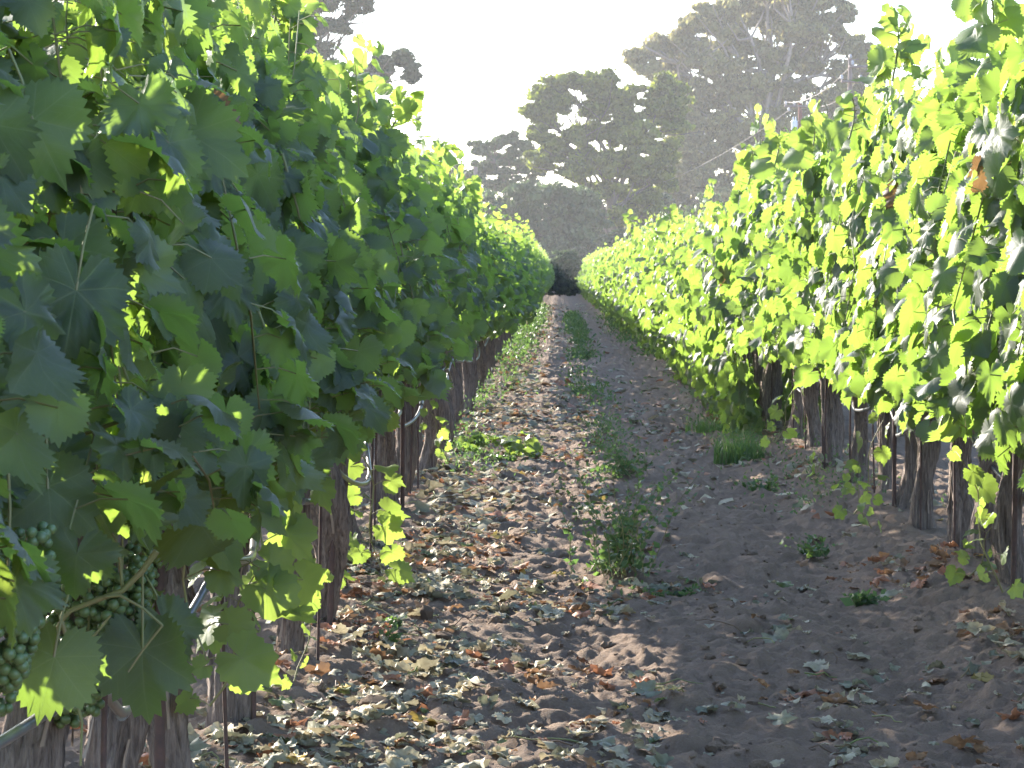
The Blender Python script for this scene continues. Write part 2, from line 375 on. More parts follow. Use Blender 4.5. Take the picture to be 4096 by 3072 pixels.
def frame(nrm, tip):
    nrm = unit(nrm); tip = tip - (tip * nrm).sum(-1, keepdims=True) * nrm; tip = unit(tip)
    return np.stack([tip, np.cross(nrm, tip), nrm], -1)
def put_leaves(mb, T, pos, nrm, tip, size, col, rg, m=0):
    """many leaves at once: pos, normal, tip direction, size and tint for each"""
    Rm = frame(nrm, tip); pick = rg.integers(0, len(T), len(pos))
    for k, t in enumerate(T):
        s = np.nonzero(pick == k)[0]
        if not len(s): continue
        flip = np.where(rg.random(len(s)) < 0.5, -1.0, 1.0)
        V = t['V'][None] * (size[s][:, None, None] * (0.9 + 0.2 * rg.random((len(s), 1, 3))))
        V = np.einsum('nij,nvj->nvi', Rm[s], V) + pos[s][:, None]
        nv = len(t['V'])
        li = (t['li'][None] + (np.arange(len(s)) * nv)[:, None]).ravel()
        mb.add(V.reshape(-1, 3), li, np.tile(t['lt'], len(s)), np.tile(t['uv'], (len(s), 1)), np.repeat(col[s], nv, 0), m)

# ------------------------------------------------------------------ grapevines
def half_width(z):
    return np.interp(z, [0.5, 0.65, 0.85, 1.2, 1.6, 1.85, 2.1], [0.10, 0.17, 0.25, 0.27, 0.19, 0.12, 0.08])
def foliage_mesh(seed, T, span=0.9, petiole=True, dens=1.0, big=1.0, shootn=12, cane=True, low=0.77, dome=0.0):
    """the leaf wall of one vine, growing from its cordon: upright shoots, drooping shoots and filling leaves"""
    rg = np.random.default_rng(seed); mb = MB()
    P, NR, TP, S, C = [], [], [], [], []
    def leaf(p, out, size, yng):
        nr = np.array((out * (0.25 + 0.6 * rg.random()), 0, 0.30)) + rg.normal(size=3) * np.array((0.45, 0.62, 0.32))
        tp = np.array((out * 0.30, 0, -0.95)) + rg.normal(size=3) * 0.38
        P.append(p); NR.append(nr); TP.append(tp); S.append(size)
        C.append((rg.random(), yng, 1.0 if rg.random() < 0.0008 else 0.0, 1))
    def shoot(path, n, s0, taper=True):
        path = np.array(path); d = np.r_[0, np.cumsum(np.linalg.norm(np.diff(path, axis=0), axis=1))]
        for k in range(n):
            t = (k + 0.5) / n; q = np.array([np.interp(t * d[-1], d, path[:, c]) for c in range(3)])
            out = np.sign(q[0] + rg.normal() * 0.12) or 1.0
            yng = float(np.clip((t - 0.72) / 0.28, 0, 1)) if taper else 0.0
            sz = s0 * (0.75 + 0.4 * rg.random()) * (1 - 0.42 * yng)
            off = np.array((out * (0.02 + 0.07 * rg.random()), rg.normal() * 0.05, rg.normal() * 0.02)) * (1 - 0.5 * yng)
            leaf(q + off, out, sz, yng * (0.55 + 0.4 * rg.random()))
            if petiole: mb.tube([q, q + off * 0.5 + (0, 0, 0.008), q + off], 0.0016, 3, mat=1, cap=False)
        if cane: mb.tube(path, np.linspace(0.0045, 0.0012, len(path)), 5 if petiole else 3, mat=1, cap=False)
    b = 0.070 * big
    for k in range(int(shootn)):
        y = (rg.random() - 0.5) * span * 1.1; x0 = rg.normal() * 0.06; H = 1.74 + rg.normal() * 0.12 + (0.18 * rg.random() if rg.random() < 0.4 else 0)
        x1 = np.clip(rg.normal() * 0.11, -0.19, 0.19); dy = rg.normal() * 0.12
        zs = np.linspace(0.78, H, 8); u = (zs - 0.78) / (H - 0.78)
        path = [(x0 + (x1 - x0) * a ** 0.6 * 1.0 + rg.normal() * 0.012, y + dy * a + rg.normal() * 0.012, z) for a, z in zip(u, zs)]
        if rg.random() < 0.35: path.append((path[-1][0] + rg.normal() * 0.07, path[-1][1] + rg.normal() * 0.05, H + 0.06))
        shoot(path, int(19 * dens), b * 0.98)
    for k in range(int(7 * dens)):
        y = (rg.random() - 0.5) * span * 1.1; o = 1 if rg.random() < 0.5 else -1; z0 = 0.8 + 0.7 * rg.random()
        L = 0.25 + 0.35 * rg.random(); end = max(low, z0 - L - (0.77 - low) * rg.random())
        path = [(o * 0.10, y, z0), (o * 0.24, y + rg.normal() * 0.05, z0 + 0.05), (o * 0.31, y + rg.normal() * 0.08, (z0 + end) / 2), (o * 0.30, y + rg.normal() * 0.1, end)]
        shoot(path, int(9 * dens) + 1, b * 0.95, taper=rg.random() < 0.5)
    nf = int(300 * dens * (1 + 0.6 * (0.77 - low)))
    z = low + (1.75 - low) * rg.random(nf) ** 1.1; sgn = np.where(rg.random(nf) < 0.5, -1, 1)
    x = sgn * (half_width(z) + dome * np.exp(-((z - 0.95) / 0.5) ** 2) + (0.77 - low) * 0.22 * (z < 0.8)) * (0.55 + 0.5 * rg.random(nf)); y = (rg.random(nf) - 0.5) * span * 1.12
    for a in range(nf):
        p = np.array((x[a], y[a], z[a])); leaf(p, sgn[a], b * (0.6 + 0.75 * rg.random()), 0.0)
        if petiole:
            q = p - np.array((sgn[a] * (0.05 + 0.05 * rg.random()), rg.normal() * 0.03, -0.02 + rg.normal() * 0.02))
            mb.tube([q, (p + q) / 2 + (0, 0, 0.012), p], 0.0017, 3, mat=1, cap=False)
    put_leaves(mb, T, np.array(P), np.array(NR), np.array(TP), np.array(S), np.array(C), rg)
    return mb
def trunk_mesh(seed, nseg=58, nr=38, peel=9):
    rg = np.random.default_rng(seed); mb = MB()
    z = np.linspace(-0.12, 0.80, nseg); u = (z + 0.12) / 0.92
    ph = rg.random(4) * 6.3
    cx = 0.030 * np.sin(u * 4.2 + ph[0]) + 0.014 * np.sin(u * 9 + ph[1]); cy = 0.03 * np.sin(u * 3.6 + ph[2]) + 0.012 * np.sin(u * 8 + ph[3])
    cx -= cx[3]; cy -= cy[3]
    r0 = 0.036 + 0.008 * rg.random()
    r = r0 * (1 + 0.55 * np.exp(-(z + 0.02) / 0.06 * 1.0).clip(0, 1.2) * 0.6 + 0.5 * np.exp(-((z - 0.74) / 0.09) ** 2) + 0.16 * np.sin(u * 11 + ph[1]))
    a = np.arange(nr) * 2 * math.pi / nr
    tw = 1.4 * u[:, None] * (rg.random() - 0.3) * 2
    zz_, aa_ = np.meshgrid(z, a, indexing='ij')
    groove = 0.42 * noise2(aa_ * 3.2 + 40 + tw * 2, zz_ * 5 + seed, seed) + 0.26 * noise2(aa_ * 7 + 90, zz_ * 14, seed + 1) + 0.08 * np.sin(5 * (a[None] + tw) + ph[0]) + 0.05 * np.sin(9 * (a[None] + tw) + ph[1]) + 0.05 * rg.normal(size=(1, nr)) + 0.025 * rg.normal(size=(nseg, nr))
    rr = r[:, None] * (1 + groove)
    V = np.stack([cx[:, None] + rr * np.cos(a), cy[:, None] + rr * np.sin(a), np.broadcast_to(z[:, None], rr.shape)], -1)
    i = np.arange(nseg - 1)[:, None] * nr; j = np.arange(nr)[None]; k = (j + 1) % nr
    mb.quads(V.reshape(-1, 3), np.stack([i + j, i + k, i + nr + k, i + nr + j], -1).reshape(-1, 4))
    mb.add(V[-1], np.arange(nr), [nr])
    for s in (-1, 1):                            # the two arms along the wire
        t = np.linspace(0, 1, 7)
        mb.tube(np.stack([cx[-1] + 0.01 * np.sin(t * 7 + ph[0]), cy[-1] + s * t * 0.42, 0.755 + 0.035 * np.sin(t * 2.6) + 0.01 * np.sin(t * 9 + ph[2])], -1),
                np.linspace(r0 * 0.85, 0.016, 7), 8, rough=0.10)
        for q in range(4):                       # spurs
            y = cy[-1] + s * (0.06 + 0.1 * q); mb.tube([(cx[-1], y, 0.77), (cx[-1] + rg.normal() * 0.012, y + rg.normal() * 0.012, 0.84)], [0.011, 0.008], 5)
    for q in range(peel):                        # loose strips of bark
        aa = rg.random() * 6.28; z0 = 0.05 + 0.5 * rg.random(); L = 0.08 + 0.14 * rg.random()
        zz = np.linspace(z0, z0 + L, 5); px_ = np.interp(zz, z, cx); py_ = np.interp(zz, z, cy); rz = np.interp(zz, z, r) * 1.08
        lift = np.array([0.012, 0.005, 0.002, 0.0, 0.006]) * (0.6 + rg.random())
        c1 = np.stack([px_ + (rz + lift) * np.cos(aa), py_ + (rz + lift) * np.sin(aa), zz], -1)
        c2 = np.stack([px_ + (rz + lift * 0.7) * np.cos(aa + 0.11), py_ + (rz + lift * 0.7) * np.sin(aa + 0.11), zz], -1)
        VV = np.concatenate([c1, c2]); mb.quads(VV, [(t, t + 1, t + 6, t + 5) for t in range(4)], mat=1)
    return mb
def ico(sub=2):
    import bmesh
    bm = bmesh.new(); bmesh.ops.create_icosphere(bm, subdivisions=sub, radius=1.0)
    bm.verts.index_update()
    V = np.array([v.co[:] for v in bm.verts]); Fc = np.array([[v.index for v in f.verts] for f in bm.faces]); bm.free()
    return V, Fc
IV, IF = ico(2)
def cluster_mesh(seed, L=0.19, W=0.045, rb=0.0072):
    """a bunch of green berries hanging from z = 0"""
    rg = np.random.default_rng(seed); mb = MB(); P = []; tries = 0
    while len(P) < 150 and tries < 12000:
        tries += 1; t = rg.random(); wd = W * (1 - t ** 1.6) ** 0.7 + 0.006
        a = rg.random() * 6.28; q = np.array((math.cos(a) * wd, math.sin(a) * wd, -0.02 - t * L)) * (1, 1, 1)
        q[:2] *= 0.75 + 0.35 * rg.random()
        if all(np.linalg.norm(q - p) > rb * 1.42 for p in P): P.append(q)
    for p in P:
        s = rb * (0.88 + 0.24 * rg.random()); mb.quads(IV * s + p, IF, col=(rg.random(),) * 3 + (1,))
    mb.tube([(0, 0, 0.05), (0.003, 0, 0), (0, 0.002, -L * 0.6), (0, 0, -L)], [0.0025, 0.0022, 0.0016, 0.001], 5, mat=1)
    return mb
def sucker_mesh(seed, h=0.5, lean=(0.12, -0.1), nl=9, size=0.06, z0=0.03):
    """a shoot with a few leaves that springs from the trunk below the canopy"""
    rg = np.random.default_rng(seed); mb = MB(); t = np.linspace(0, 1, 9)
    path = np.stack([lean[0] * t ** 0.8 + 0.02 * np.sin(t * 7), lean[1] * t + 0.015 * np.sin(t * 9 + 1), z0 + (h - z0) * t], -1)
    mb.tube(path, np.linspace(0.004, 0.002, 9), 6, mat=1)
    P, NR, TP, S, C = [], [], [], [], []
    for k in range(nl):
        q = path[min(8, int((k + 0.6) / nl * 9))]; a = (k % 2 * 2 - 1); d = np.array((a * (0.05 + 0.03 * rg.random()), rg.normal() * 0.04, 0.015))
        mb.tube([q, q + d * 0.6 + (0, 0, 0.01), q + d], 0.0015, 4, mat=1, cap=False)
        P.append(q + d); NR.append(np.array((a * 0.2, -0.5, 0.45)) + rg.normal(size=3) * 0.4); TP.append(np.array((a * 0.6, 0, -0.5)) + rg.normal(size=3) * 0.3)
        S.append(size * (0.7 + 0.5 * rg.random())); C.append((rg.random(), 0.35 + 0.3 * rg.random(), 0, 1))
    put_leaves(mb, T_MID, np.array(P), np.array(NR), np.array(TP), np.array(S), np.array(C), rg)
    return mb

LM = [M_LEAF, M_CANE]
FOL_HI = [foliage_mesh(100 + k, T_HI).mesh("foliage_near", LM) for k in range(5)]
FOL_MID = [foliage_mesh(200 + k, T_MID).mesh("foliage_mid", LM) for k in range(5)]
FOL_LO = [foliage_mesh(300 + k, T_LO, petiole=False, dens=0.95, big=1.10, low=0.52, dome=0.10).mesh("foliage_far", LM) for k in range(5)]
FOL_FAR = [foliage_mesh(400 + k, T_LO, span=1.25, petiole=False, dens=0.90, big=1.3, cane=False, low=0.52, dome=0.14).mesh("foliage_distant", LM) for k in range(4)]
WIDE_MID = [foliage_mesh(440 + k, T_MID, dens=1.25, low=0.14, dome=0.30, petiole=False) for k in range(4)]; WIDE_MID = [q.mesh("foliage_wide", LM) for q in WIDE_MID]
WIDE_LO = [foliage_mesh(450 + k, T_LO, dens=1.25, big=1.10, low=0.14, dome=0.33, petiole=False).mesh("foliage_wide_far", LM) for k in range(4)]
WIDE_FAR = [foliage_mesh(460 + k, T_LO, span=1.25, dens=1.05, big=1.3, low=0.14, dome=0.36, petiole=False, cane=False).mesh("foliage_wide_distant", LM) for k in range(4)]
TRUNKS = [trunk_mesh(500 + k).mesh("trunk", [M_BARK, M_STRIP]) for k in range(7)]
TRUNK_LO = [trunk_mesh(520 + k, 10, 8, 0).mesh("trunk_far", [M_BARK, M_STRIP]) for k in range(3)]
CLUSTERS = [cluster_mesh(600 + k).mesh("grape_cluster", [M_GRAPE, M_CANE]) for k in range(3)]
SUCKERS = [sucker_mesh(650 + k, h=0.34 + 0.1 * (k % 3)).mesh("sucker_shoot", LM) for k in range(4)]

y_left = [1.5, 2.35, 3.2, 4.1, 4.97, 5.84, 6.6, 7.77, 8.5, 9.32, 10.3, 11.3, 12.3, 13.2, 14.1]
y_right = [4.4, 5.3, 6.1, 6.95, 7.8, 8.65, 9.5, 10.2, 10.9, 11.9, 12.8, 13.6, 14.5]
for L in (y_left, y_right):
    while L[-1] < 60: L.append(L[-1] + 0.92)
    while L[-1] < 162: L.append(L[-1] + 1.25)
ORD = ["first", "second", "third", "fourth", "fifth", "sixth", "seventh", "eighth", "ninth", "tenth", "eleventh", "twelfth", "thirteenth", "fourteenth", "fifteenth", "sixteenth"]
def profile(row, y):
    """(height, width) of the leaf wall along each row: bushy and low stretches"""
    if row == 'left':
        h = np.interp(y, [0, 8, 14, 18.5, 20, 22, 30, 45, 170], [0.95, 0.88, 0.90, 0.98, 0.82, 0.76, 0.78, 0.95, 1.0])
        wd = np.interp(y, [0, 14, 17, 19, 21, 30, 60, 170], [1.0, 1.0, 0.86, 0.80, 0.95, 1.15, 1.0, 1.1])
    else:
        h = np.interp(y, [0, 8, 10, 12.5, 14, 18, 19.5, 21, 22.6, 27, 36, 45, 170], [1.32, 1.34, 1.20, 1.24, 1.16, 1.20, 1.32, 1.32, 1.04, 0.98, 1.03, 1.12, 1.1])
        wd = np.interp(y, [0, 13, 17, 19, 170], [1.0, 1.05, 1.2, 1.0, 1.1])
    return h, wd
VINES = {'left': [], 'right': []}
prg = np.random.default_rng(77)
for row, X, ylist in (('left', XL, y_left), ('right', XR, y_right)):
    first = 1 if row == 'left' else 3
    for k, y in enumerate(ylist):
        v = empty("grapevine", (X + prg.normal() * 0.02 - (0.14 if row == 'left' and y < 2.6 else 0.07 if row == 'left' and y < 4 else 0), y, 0)); VINES[row].append(v)
        v.location.z = float(ground_z(X, y)) - 0.03
        near = 9.8 if row == 'left' else 11.5
        F_ = FOL_HI if y < near else FOL_MID if y < (23 if row == 'left' else 24.5) else FOL_LO if y < 60 else FOL_FAR
        if row == 'right' and y > 18.5: F_ = WIDE_MID if y < 34 else WIDE_LO if y < 60 else WIDE_FAR
        h, wd = profile(row, y); h *= 1 + prg.normal() * 0.035; wd *= 1 + prg.normal() * 0.07
        f = link("foliage", F_[int(prg.integers(len(F_)))], v)
        f.scale = (wd * (1 if prg.random() < 0.5 else -1), (1 if prg.random() < 0.5 else -1) * 1.03, h); f.location.z = 0.03 - 0.75 * (h - 1) + (-0.14 if row == 'right' else 0.0)
        t = link("trunk", TRUNKS[int(prg.integers(7))] if y < 32 else TRUNK_LO[k % 3], v)
        t.rotation_euler.z = (0 if prg.random() < 0.5 else math.pi) + prg.normal() * 0.15; t.scale = (1, 1, 1.0 + prg.normal() * 0.04)
        t.scale.x = t.scale.y = 0.9 + 0.35 * prg.random()
        side = "shaded left row" if row == 'left' else "sunlit right row"
        n = k - first
        if 0 <= n < 16:
            lab = f"old grapevine, {ORD[n]} trunk from the camera in the {side}"
        elif n < 0:
            lab = f"grapevine of the {side} at the very edge beside the camera" if k == first - 1 else f"grapevine of the {side} {'two' if k == first - 2 else 'three'} places before the first visible trunk"
        elif y < 30: lab = f"grapevine in the middle stretch of the {side}, past the sixteenth trunk"
        elif y < 60: lab = f"grapevine in the thin distant stretch of the {side}, leaves merging together"
        else: lab = f"grapevine at the far end of the {side} close to the trees"
        tag(v, lab, "grapevine", f"grapevines of the {side}")

# details of single vines, all parts of them
VL, VR = VINES['left'], VINES['right']
def part_at(name, mesh, vine, p, rz=0.0, sc=1.0):
    o = link(name, mesh, vine); o.location = Vector(p) - vine.location; o.rotation_euler.z = rz; o.scale = (sc,) * 3
    return o
for vi, x, y, yy, sc in ((2, 20, 2040, 3.25, 1.05), (2, -30, 2200, 3.3, 1.0), (3, 455, 2130, 4.05, 1.0), (3, 340, 2250, 3.95, 1.1),
                         (3, 250, 2330, 4.1, 1.1), (3, 480, 2230, 4.0, 0.9), (4, 560, 1990, 4.9, 1.0), (5, 1000, 1720, 6.1, 0.9)):
    part_at("grape_cluster", CLUSTERS[(x + y) % 3], VL[vi], px(x, y, yy), (x * 0.37) % 6.28, sc)
# bare hanging green stem with a cut end, in front of the first bunches
mb = MB(); st = lambda pts, r, Y: mb.tube([px(a, b, Y) - np.array(VL[3].location) for a, b in pts], r, 6)
st([(618, 2210), (560, 2290), (480, 2370), (385, 2405), (270, 2450), (232, 2490)], [0.005, 0.0045, 0.0042, 0.004, 0.004, 0.0036], 3.85)
st([(232, 2490), (262, 2600), (280, 2700), (283, 2790), (312, 2900), (305, 3080)], [0.0034, 0.003, 0.003, 0.0028, 0.0022, 0.002], 3.85)
st([(232, 2490), (190, 2560), (140, 2640), (115, 2690)], [0.0026, 0.002, 0.0018, 0.0015], 3.86)
st([(410, 2395), (470, 2390), (560, 2440), (640, 2510)], [0.0026, 0.0024, 0.0022, 0.002], 3.84)
st([(480, 2370), (470, 2250), (450, 2150), (400, 2110), (370, 2180)], [0.003, 0.003, 0.0026, 0.0024, 0.002], 3.86)
st([(280, 2630), (340, 2580), (400, 2510), (430, 2470)], [0.0022, 0.002, 0.0018, 0.0016], 3.84)
st([(640, 2510), (560, 2610), (500, 2700)], [0.002, 0.0018, 0.0016], 3.84)
mb.build("bare_stem", M_CANE, VL[3])
def leaf_part(vine, specs, seed, name="hanging_leaf"):
    """large separate leaves that stand out in front of the canopy"""
    rg = np.random.default_rng(seed)
    for x, y, Y, size, nr, tp, yng in specs:
        mb = MB(); p = px(x, y, Y) - np.array(vine.location)
        put_leaves(mb, T_HI, p[None], np.array([nr], float), np.array([tp], float), np.array([size]), np.array([(rg.random(), yng, 0, 1)]), rg)
        t = unit(np.array(tp, float)); mb.tube([p - t * size * 0.9 + (0, 0.03, 0.02), p - t * size * 0.4 + (0, 0.012, 0.02), p], 0.002, 5, mat=1)
        mb.build(name, LM, vine)
leaf_part(VL[2], [(200, 2640, 3.6, 0.085, (0.2, -0.9, 0.2), (-0.25, 0, -1), 0),
                  (180, 1960, 3.4, 0.085, (0.1, -0.9, 0.3), (0.1, 0, -1), 0), (300, 1160, 3.4, 0.10, (0.3, -0.9, 0.2), (-0.2, 0, -1), 0), (130, 480, 3.4, 0.09, (0.2, -1, 0.1), (0.5, 0, -1), 0),
                  (60, 1480, 3.4, 0.09, (0.0, -0.9, 0.3), (0.1, 0, -1), 0)], 1)
leaf_part(VL[3], [(600, 640, 3.9, 0.105, (0.1, -0.95, 0.15), (0.6, 0, -1), 0), (760, 540, 4.1, 0.10, (0.2, -0.9, 0.2), (0.9, 0, -0.55), 0), (480, 1560, 3.9, 0.095, (0.2, -0.9, 0.3), (0.25, 0, -1), 0),
                  (560, 2610, 3.9, 0.10, (0.1, -0.9, 0.35), (0.05, 0, -1), 0), (650, 2500, 3.95, 0.065, (0.3, -0.9, 0.2), (0.7, 0, -1), 0), (790, 2100, 4.3, 0.095, (0.1, -0.6, 0.8), (0.4, -0.3, -0.75), 0),
                  (740, 1000, 4.2, 0.09, (0.3, -0.8, 0.3), (0.35, 0, -1), 0), (840, 1320, 4.4, 0.08, (0.6, -0.7, 0.3), (0.2, 0, -1), 0)], 2)
part_at("sucker_shoot", sucker_mesh(700, h=0.10, lean=(0.06, -0.02), nl=12, size=0.065, z0=0.52).mesh("sucker_shoot", LM), VL[10], px(1450, 2400, 9.7))
for vi, x, y, Y, sc in ((9, 1340, 2370, 9.1, 0.7), (5, 830, 2880, 5.7, 0.75), (6, 1180, 2760, 6.6, 0.5), (13, 1790, 1870, 13.2, 0.7)):
    part_at("sucker_shoot", SUCKERS[vi % 4], VL[vi], px(x, y, Y), vi * 1.3, sc)
for vi, x, y, Y, sc in ((9, 3420, 2080, 12.0, 0.85), (8, 3480, 2130, 11.2, 0.6), (5, 4000, 2400, 9.0, 0.9), (6, 3880, 2330, 9.6, 0.7), (12, 3100, 1790, 14.6, 0.8), (11, 3300, 1960, 13.0, 0.5)):
    part_at("sucker_shoot", SUCKERS[(vi + 1) % 4], VR[vi], px(x, y, Y), vi * 2.1, sc)
for q, (vi, x, y, Y, h_, n_) in enumerate(((4, 700, 2000, 4.9, 0.46, 12), (5, 900, 2000, 5.7, 0.42, 14), (6, 1010, 2000, 6.4, 0.40, 13), (7, 1120, 2000, 7.5, 0.50, 11), (9, 1290, 2000, 9.0, 0.52, 9), (11, 1440, 2000, 11.0, 0.52, 9), (12, 1560, 2000, 12.2, 0.50, 9))):
    p_ = px(x, y, Y); p_[2] = VL[vi].location.z
    part_at("hanging_shoot", sucker_mesh(720 + q, h=h_, lean=(0.05, -0.06), nl=n_, size=0.072, z0=0.84).mesh("hanging_shoot", LM), VL[vi], p_)
# crest of the left row: long shoots that stand out against the sky
def crest(vine, x0, y0, x1, y1, Y, n, size, seed, yng=0.5):
    rg = np.random.default_rng(seed); mb = MB(); a = px(x0, y0, Y); b = px(x1, y1, Y); o = np.array(vine.location)
    t = np.linspace(0, 1, 8)[:, None]; path = a + (b - a) * t + np.sin(t * 3.1) * np.array((0.02, 0.03, 0.02)) - o
    mb.tube(path, np.linspace(0.0045, 0.002, 8), 6, mat=1); P, NR, TP, S, C = [], [], [], [], []
    for k in range(n):
        u = (k + 0.7) / n; q = path[min(7, int(u * 8))]; s = k % 2 * 2 - 1; d = np.array((s * 0.05, rg.normal() * 0.04, 0.02)) * (1.15 - u * 0.7)
        mb.tube([q, q + d], 0.0015, 4, mat=1, cap=False); P.append(q + d)
        NR.append(np.array((s * 0.3, -0.6, 0.3)) + rg.normal(size=3) * 0.45); TP.append(np.array((s * 0.5, 0, -0.6)) + rg.normal(size=3) * 0.35)
        S.append(size * (1.1 - 0.6 * u) * (0.8 + 0.4 * rg.random())); C.append((rg.random(), yng * (0.5 + 0.6 * u), 0, 1))
    put_leaves(mb, T_HI, np.array(P), np.array(NR), np.array(TP), np.array(S), np.array(C), rg); mb.build("long_shoot", LM, vine)
crest(VL[8], 1350, 640, 1385, 280, 8.3, 17, 0.085, 1); crest(VL[9], 1480, 640, 1630, 385, 9.0, 15, 0.075, 2); crest(VL[6], 1060, 330, 1080, -40, 6.6, 17, 0.09, 3)
crest(VL[16], 1720, 680, 1800, 590, 15.8, 9, 0.08, 6); crest(VL[19], 1850, 850, 1890, 715, 18.5, 10, 0.08, 7); crest(VL[18], 1850, 800, 1870, 740, 17.8, 9, 0.08, 17)
crest(VR[6], 3560, 330, 3570, 55, 9.8, 13, 0.08, 4); crest(VR[5], 3950, 200, 3930, -60, 8.8, 12, 0.085, 5)
crest(VR[8], 3390, 560, 3400, 395, 11.0, 11, 0.075, 8); crest(VR[9], 3235, 640, 3240, 480, 12.0, 10, 0.075, 9); crest(VR[10], 3090, 680, 3100, 545, 13.0, 9, 0.075, 10)
crest(VR[12], 2990, 740, 3000, 595, 14.3, 9, 0.08, 11); crest(VR[25], 2660, 940, 2680, 830, 25.5, 8, 0.09, 12); crest(VR[27], 2520, 950, 2510, 850, 30, 8, 0.09, 13)

# rows on either side of the two that are shown: past the three hundred that show largest, one mass
nb = MB()
def add_mesh(mb, src, loc, sc, m=0):
    V = np.concatenate(src.v) * sc + loc
    mb.add(V, np.concatenate(src.li), np.concatenate(src.lt), np.concatenate(src.uv), np.concatenate(src.c), m)
    mb.m[-1] = np.concatenate(src.m) + m
NB_F = [foliage_mesh(800 + k, T_LO, petiole=False, dens=0.75, big=1.25, cane=False, span=1.3) for k in range(3)]
NB_T = [trunk_mesh(820 + k, 8, 7, 0) for k in range(3)]
for X in (XLL, XRR):
    y = 2.0; k = 0
    while y < 158:
        add_mesh(nb, NB_F[k % 3], (X, y, 0.03), (1 if k % 2 else -1, 1, 0.87 + 0.05 * random.random()))
        for q in (-0.45, 0.45): add_mesh(nb, NB_T[(k + (q > 0)) % 3], (X + random.gauss(0, .02), y + q, 0.03), (1.15, 1.15, 1), 2)
        y += 1.25; k += 1
tag(nb.build("grapevine_rows", [M_LEAF, M_CANE, M_BARK, M_STRIP]), "neighbouring rows of grapevines behind the two rows that line the path", "vine rows", kind="stuff")

# ------------------------------------------------------------------ stakes, hose and wires of the trellis
def stake_mesh(seed, r):
    rg = np.random.default_rng(seed); mb = MB(); z = np.linspace(-0.15, 1.35, 40)
    mb.tube(np.stack([0.004 * np.sin(z * 3 + seed), 0.003 * np.cos(z * 2.2), z], -1), r * (1 + 0.10 * (np.arange(40) % 2)), 7)
    return mb.mesh("vine_stake", M_RUST)
STAKES = [stake_mesh(1, 0.0045), stake_mesh(2, 0.005), stake_mesh(3, 0.010)]
for row, V, first in (('left', VL, 1), ('right', VR, 3)):
    for n in range(15):
        vv = V[first + n]; s = link("vine_stake", STAKES[2 if n in (3, 7, 11) else n % 2])
        s.location = (vv.location.x + (0.075 if row == 'left' else -0.04) + random.gauss(0, 0.015), vv.location.y - 0.05 + random.gauss(0, 0.03), vv.location.z)
        s.rotation_euler = (random.gauss(0, 0.02), random.gauss(0, 0.02), n)
        kind = "broad rusty steel stake" if n in (3, 7, 11) else "thin rusty steel rod"
        tag(s, f"{kind} beside the {ORD[n]} trunk of the {'shaded left' if row == 'left' else 'sunlit right'} row", "stake", "rusty stakes beside the vine trunks")
def hose(X, y0, y1, zc, label):
    mb = MB(); y = np.arange(y0, y1, 0.07)
    u = ((y - 3.95) / 1.62) % 1.0; z = zc + 0.10 - 0.17 * 4 * u * (1 - u) * (0.55 + 0.45 * np.sin(np.floor((y - 3.95) / 1.62) * 2.4 + 1.2))
    mb.tube(np.stack([X + 0.035 * np.sin(y * 2 * math.pi / 1.9 + 1), y, z], -1), 0.0085, 9)
    for yy in np.arange(y0 + 0.3, min(y1, 30), 0.75):
        k = int((yy - y0) / 0.07); mb.tube([(X + 0.035 * math.sin(y[k] * 2 * math.pi / 1.9 + 1), y[k] - 0.03, z[k]), (X + 0.035 * math.sin(y[k + 1] * 2 * math.pi / 1.9 + 1), y[k] + 0.05, z[k + 1])], 0.0105, 8)
    tag(mb.build("drip_hose", M_HOSE), label, "hose", "drip hoses under the vines")
hose(XL + 0.075, 1.2, 120, 0.50, "glossy grey drip hose sagging along the trunks of the shaded left row")
hose(XR + 0.02, 4.0, 120, 0.46, "grey drip hose strung between the trunks of the sunlit right row")
for X, nm in ((XL, "shaded left"), (XR, "sunlit right")):
    for z, w_ in ((0.80, "lower"), (1.30, "upper")):
        mb = MB(); y = np.linspace(1.0, 162, 60); mb.tube(np.stack([X + 0.0 * y, y, z + 0.006 * np.sin(y)], -1), 0.0018, 5)
        tag(mb.build("trellis_wire", M_WIRE), f"{w_} trellis wire stretched through the leaves of the {nm} row", "wire", "trellis wires")

# ------------------------------------------------------------------ fallen leaves, clods, weeds
lr = np.random.default_rng(21); lit = MB()
PAL = np.array([(0.20, 0.205, 0.13), (0.29, 0.275, 0.175), (0.39, 0.35, 0.23), (0.43, 0.36, 0.22), (0.52, 0.45, 0.29), (0.36, 0.20, 0.10), (0.40, 0.17, 0.085), (0.42, 0.31, 0.08), (0.14, 0.18, 0.06)])
PW = np.array([0.16, 0.18, 0.17, 0.21, 0.12, 0.06, 0.04, 0.03, 0.03]); PW /= PW.sum()
def density(x, y):
    d = 0.03 + 0.95 * np.exp(-((x + 0.55) / 0.30) ** 2) + 0.42 * np.exp(-((x - 0.10) / 0.22) ** 2) + 0.16 * np.exp(-((x - 1.5) / 0.35) ** 2) + 0.12 * np.exp(-((x - 0.75) / 0.2) ** 2)
    return 0.30 * np.exp(-((x + 0.6) / 0.36) ** 2) + d * np.clip(0.05 + 3.4 * (noise2(x * 2.6 + 5, y * 1.5, 31) + 0.20), 0, 1.7)
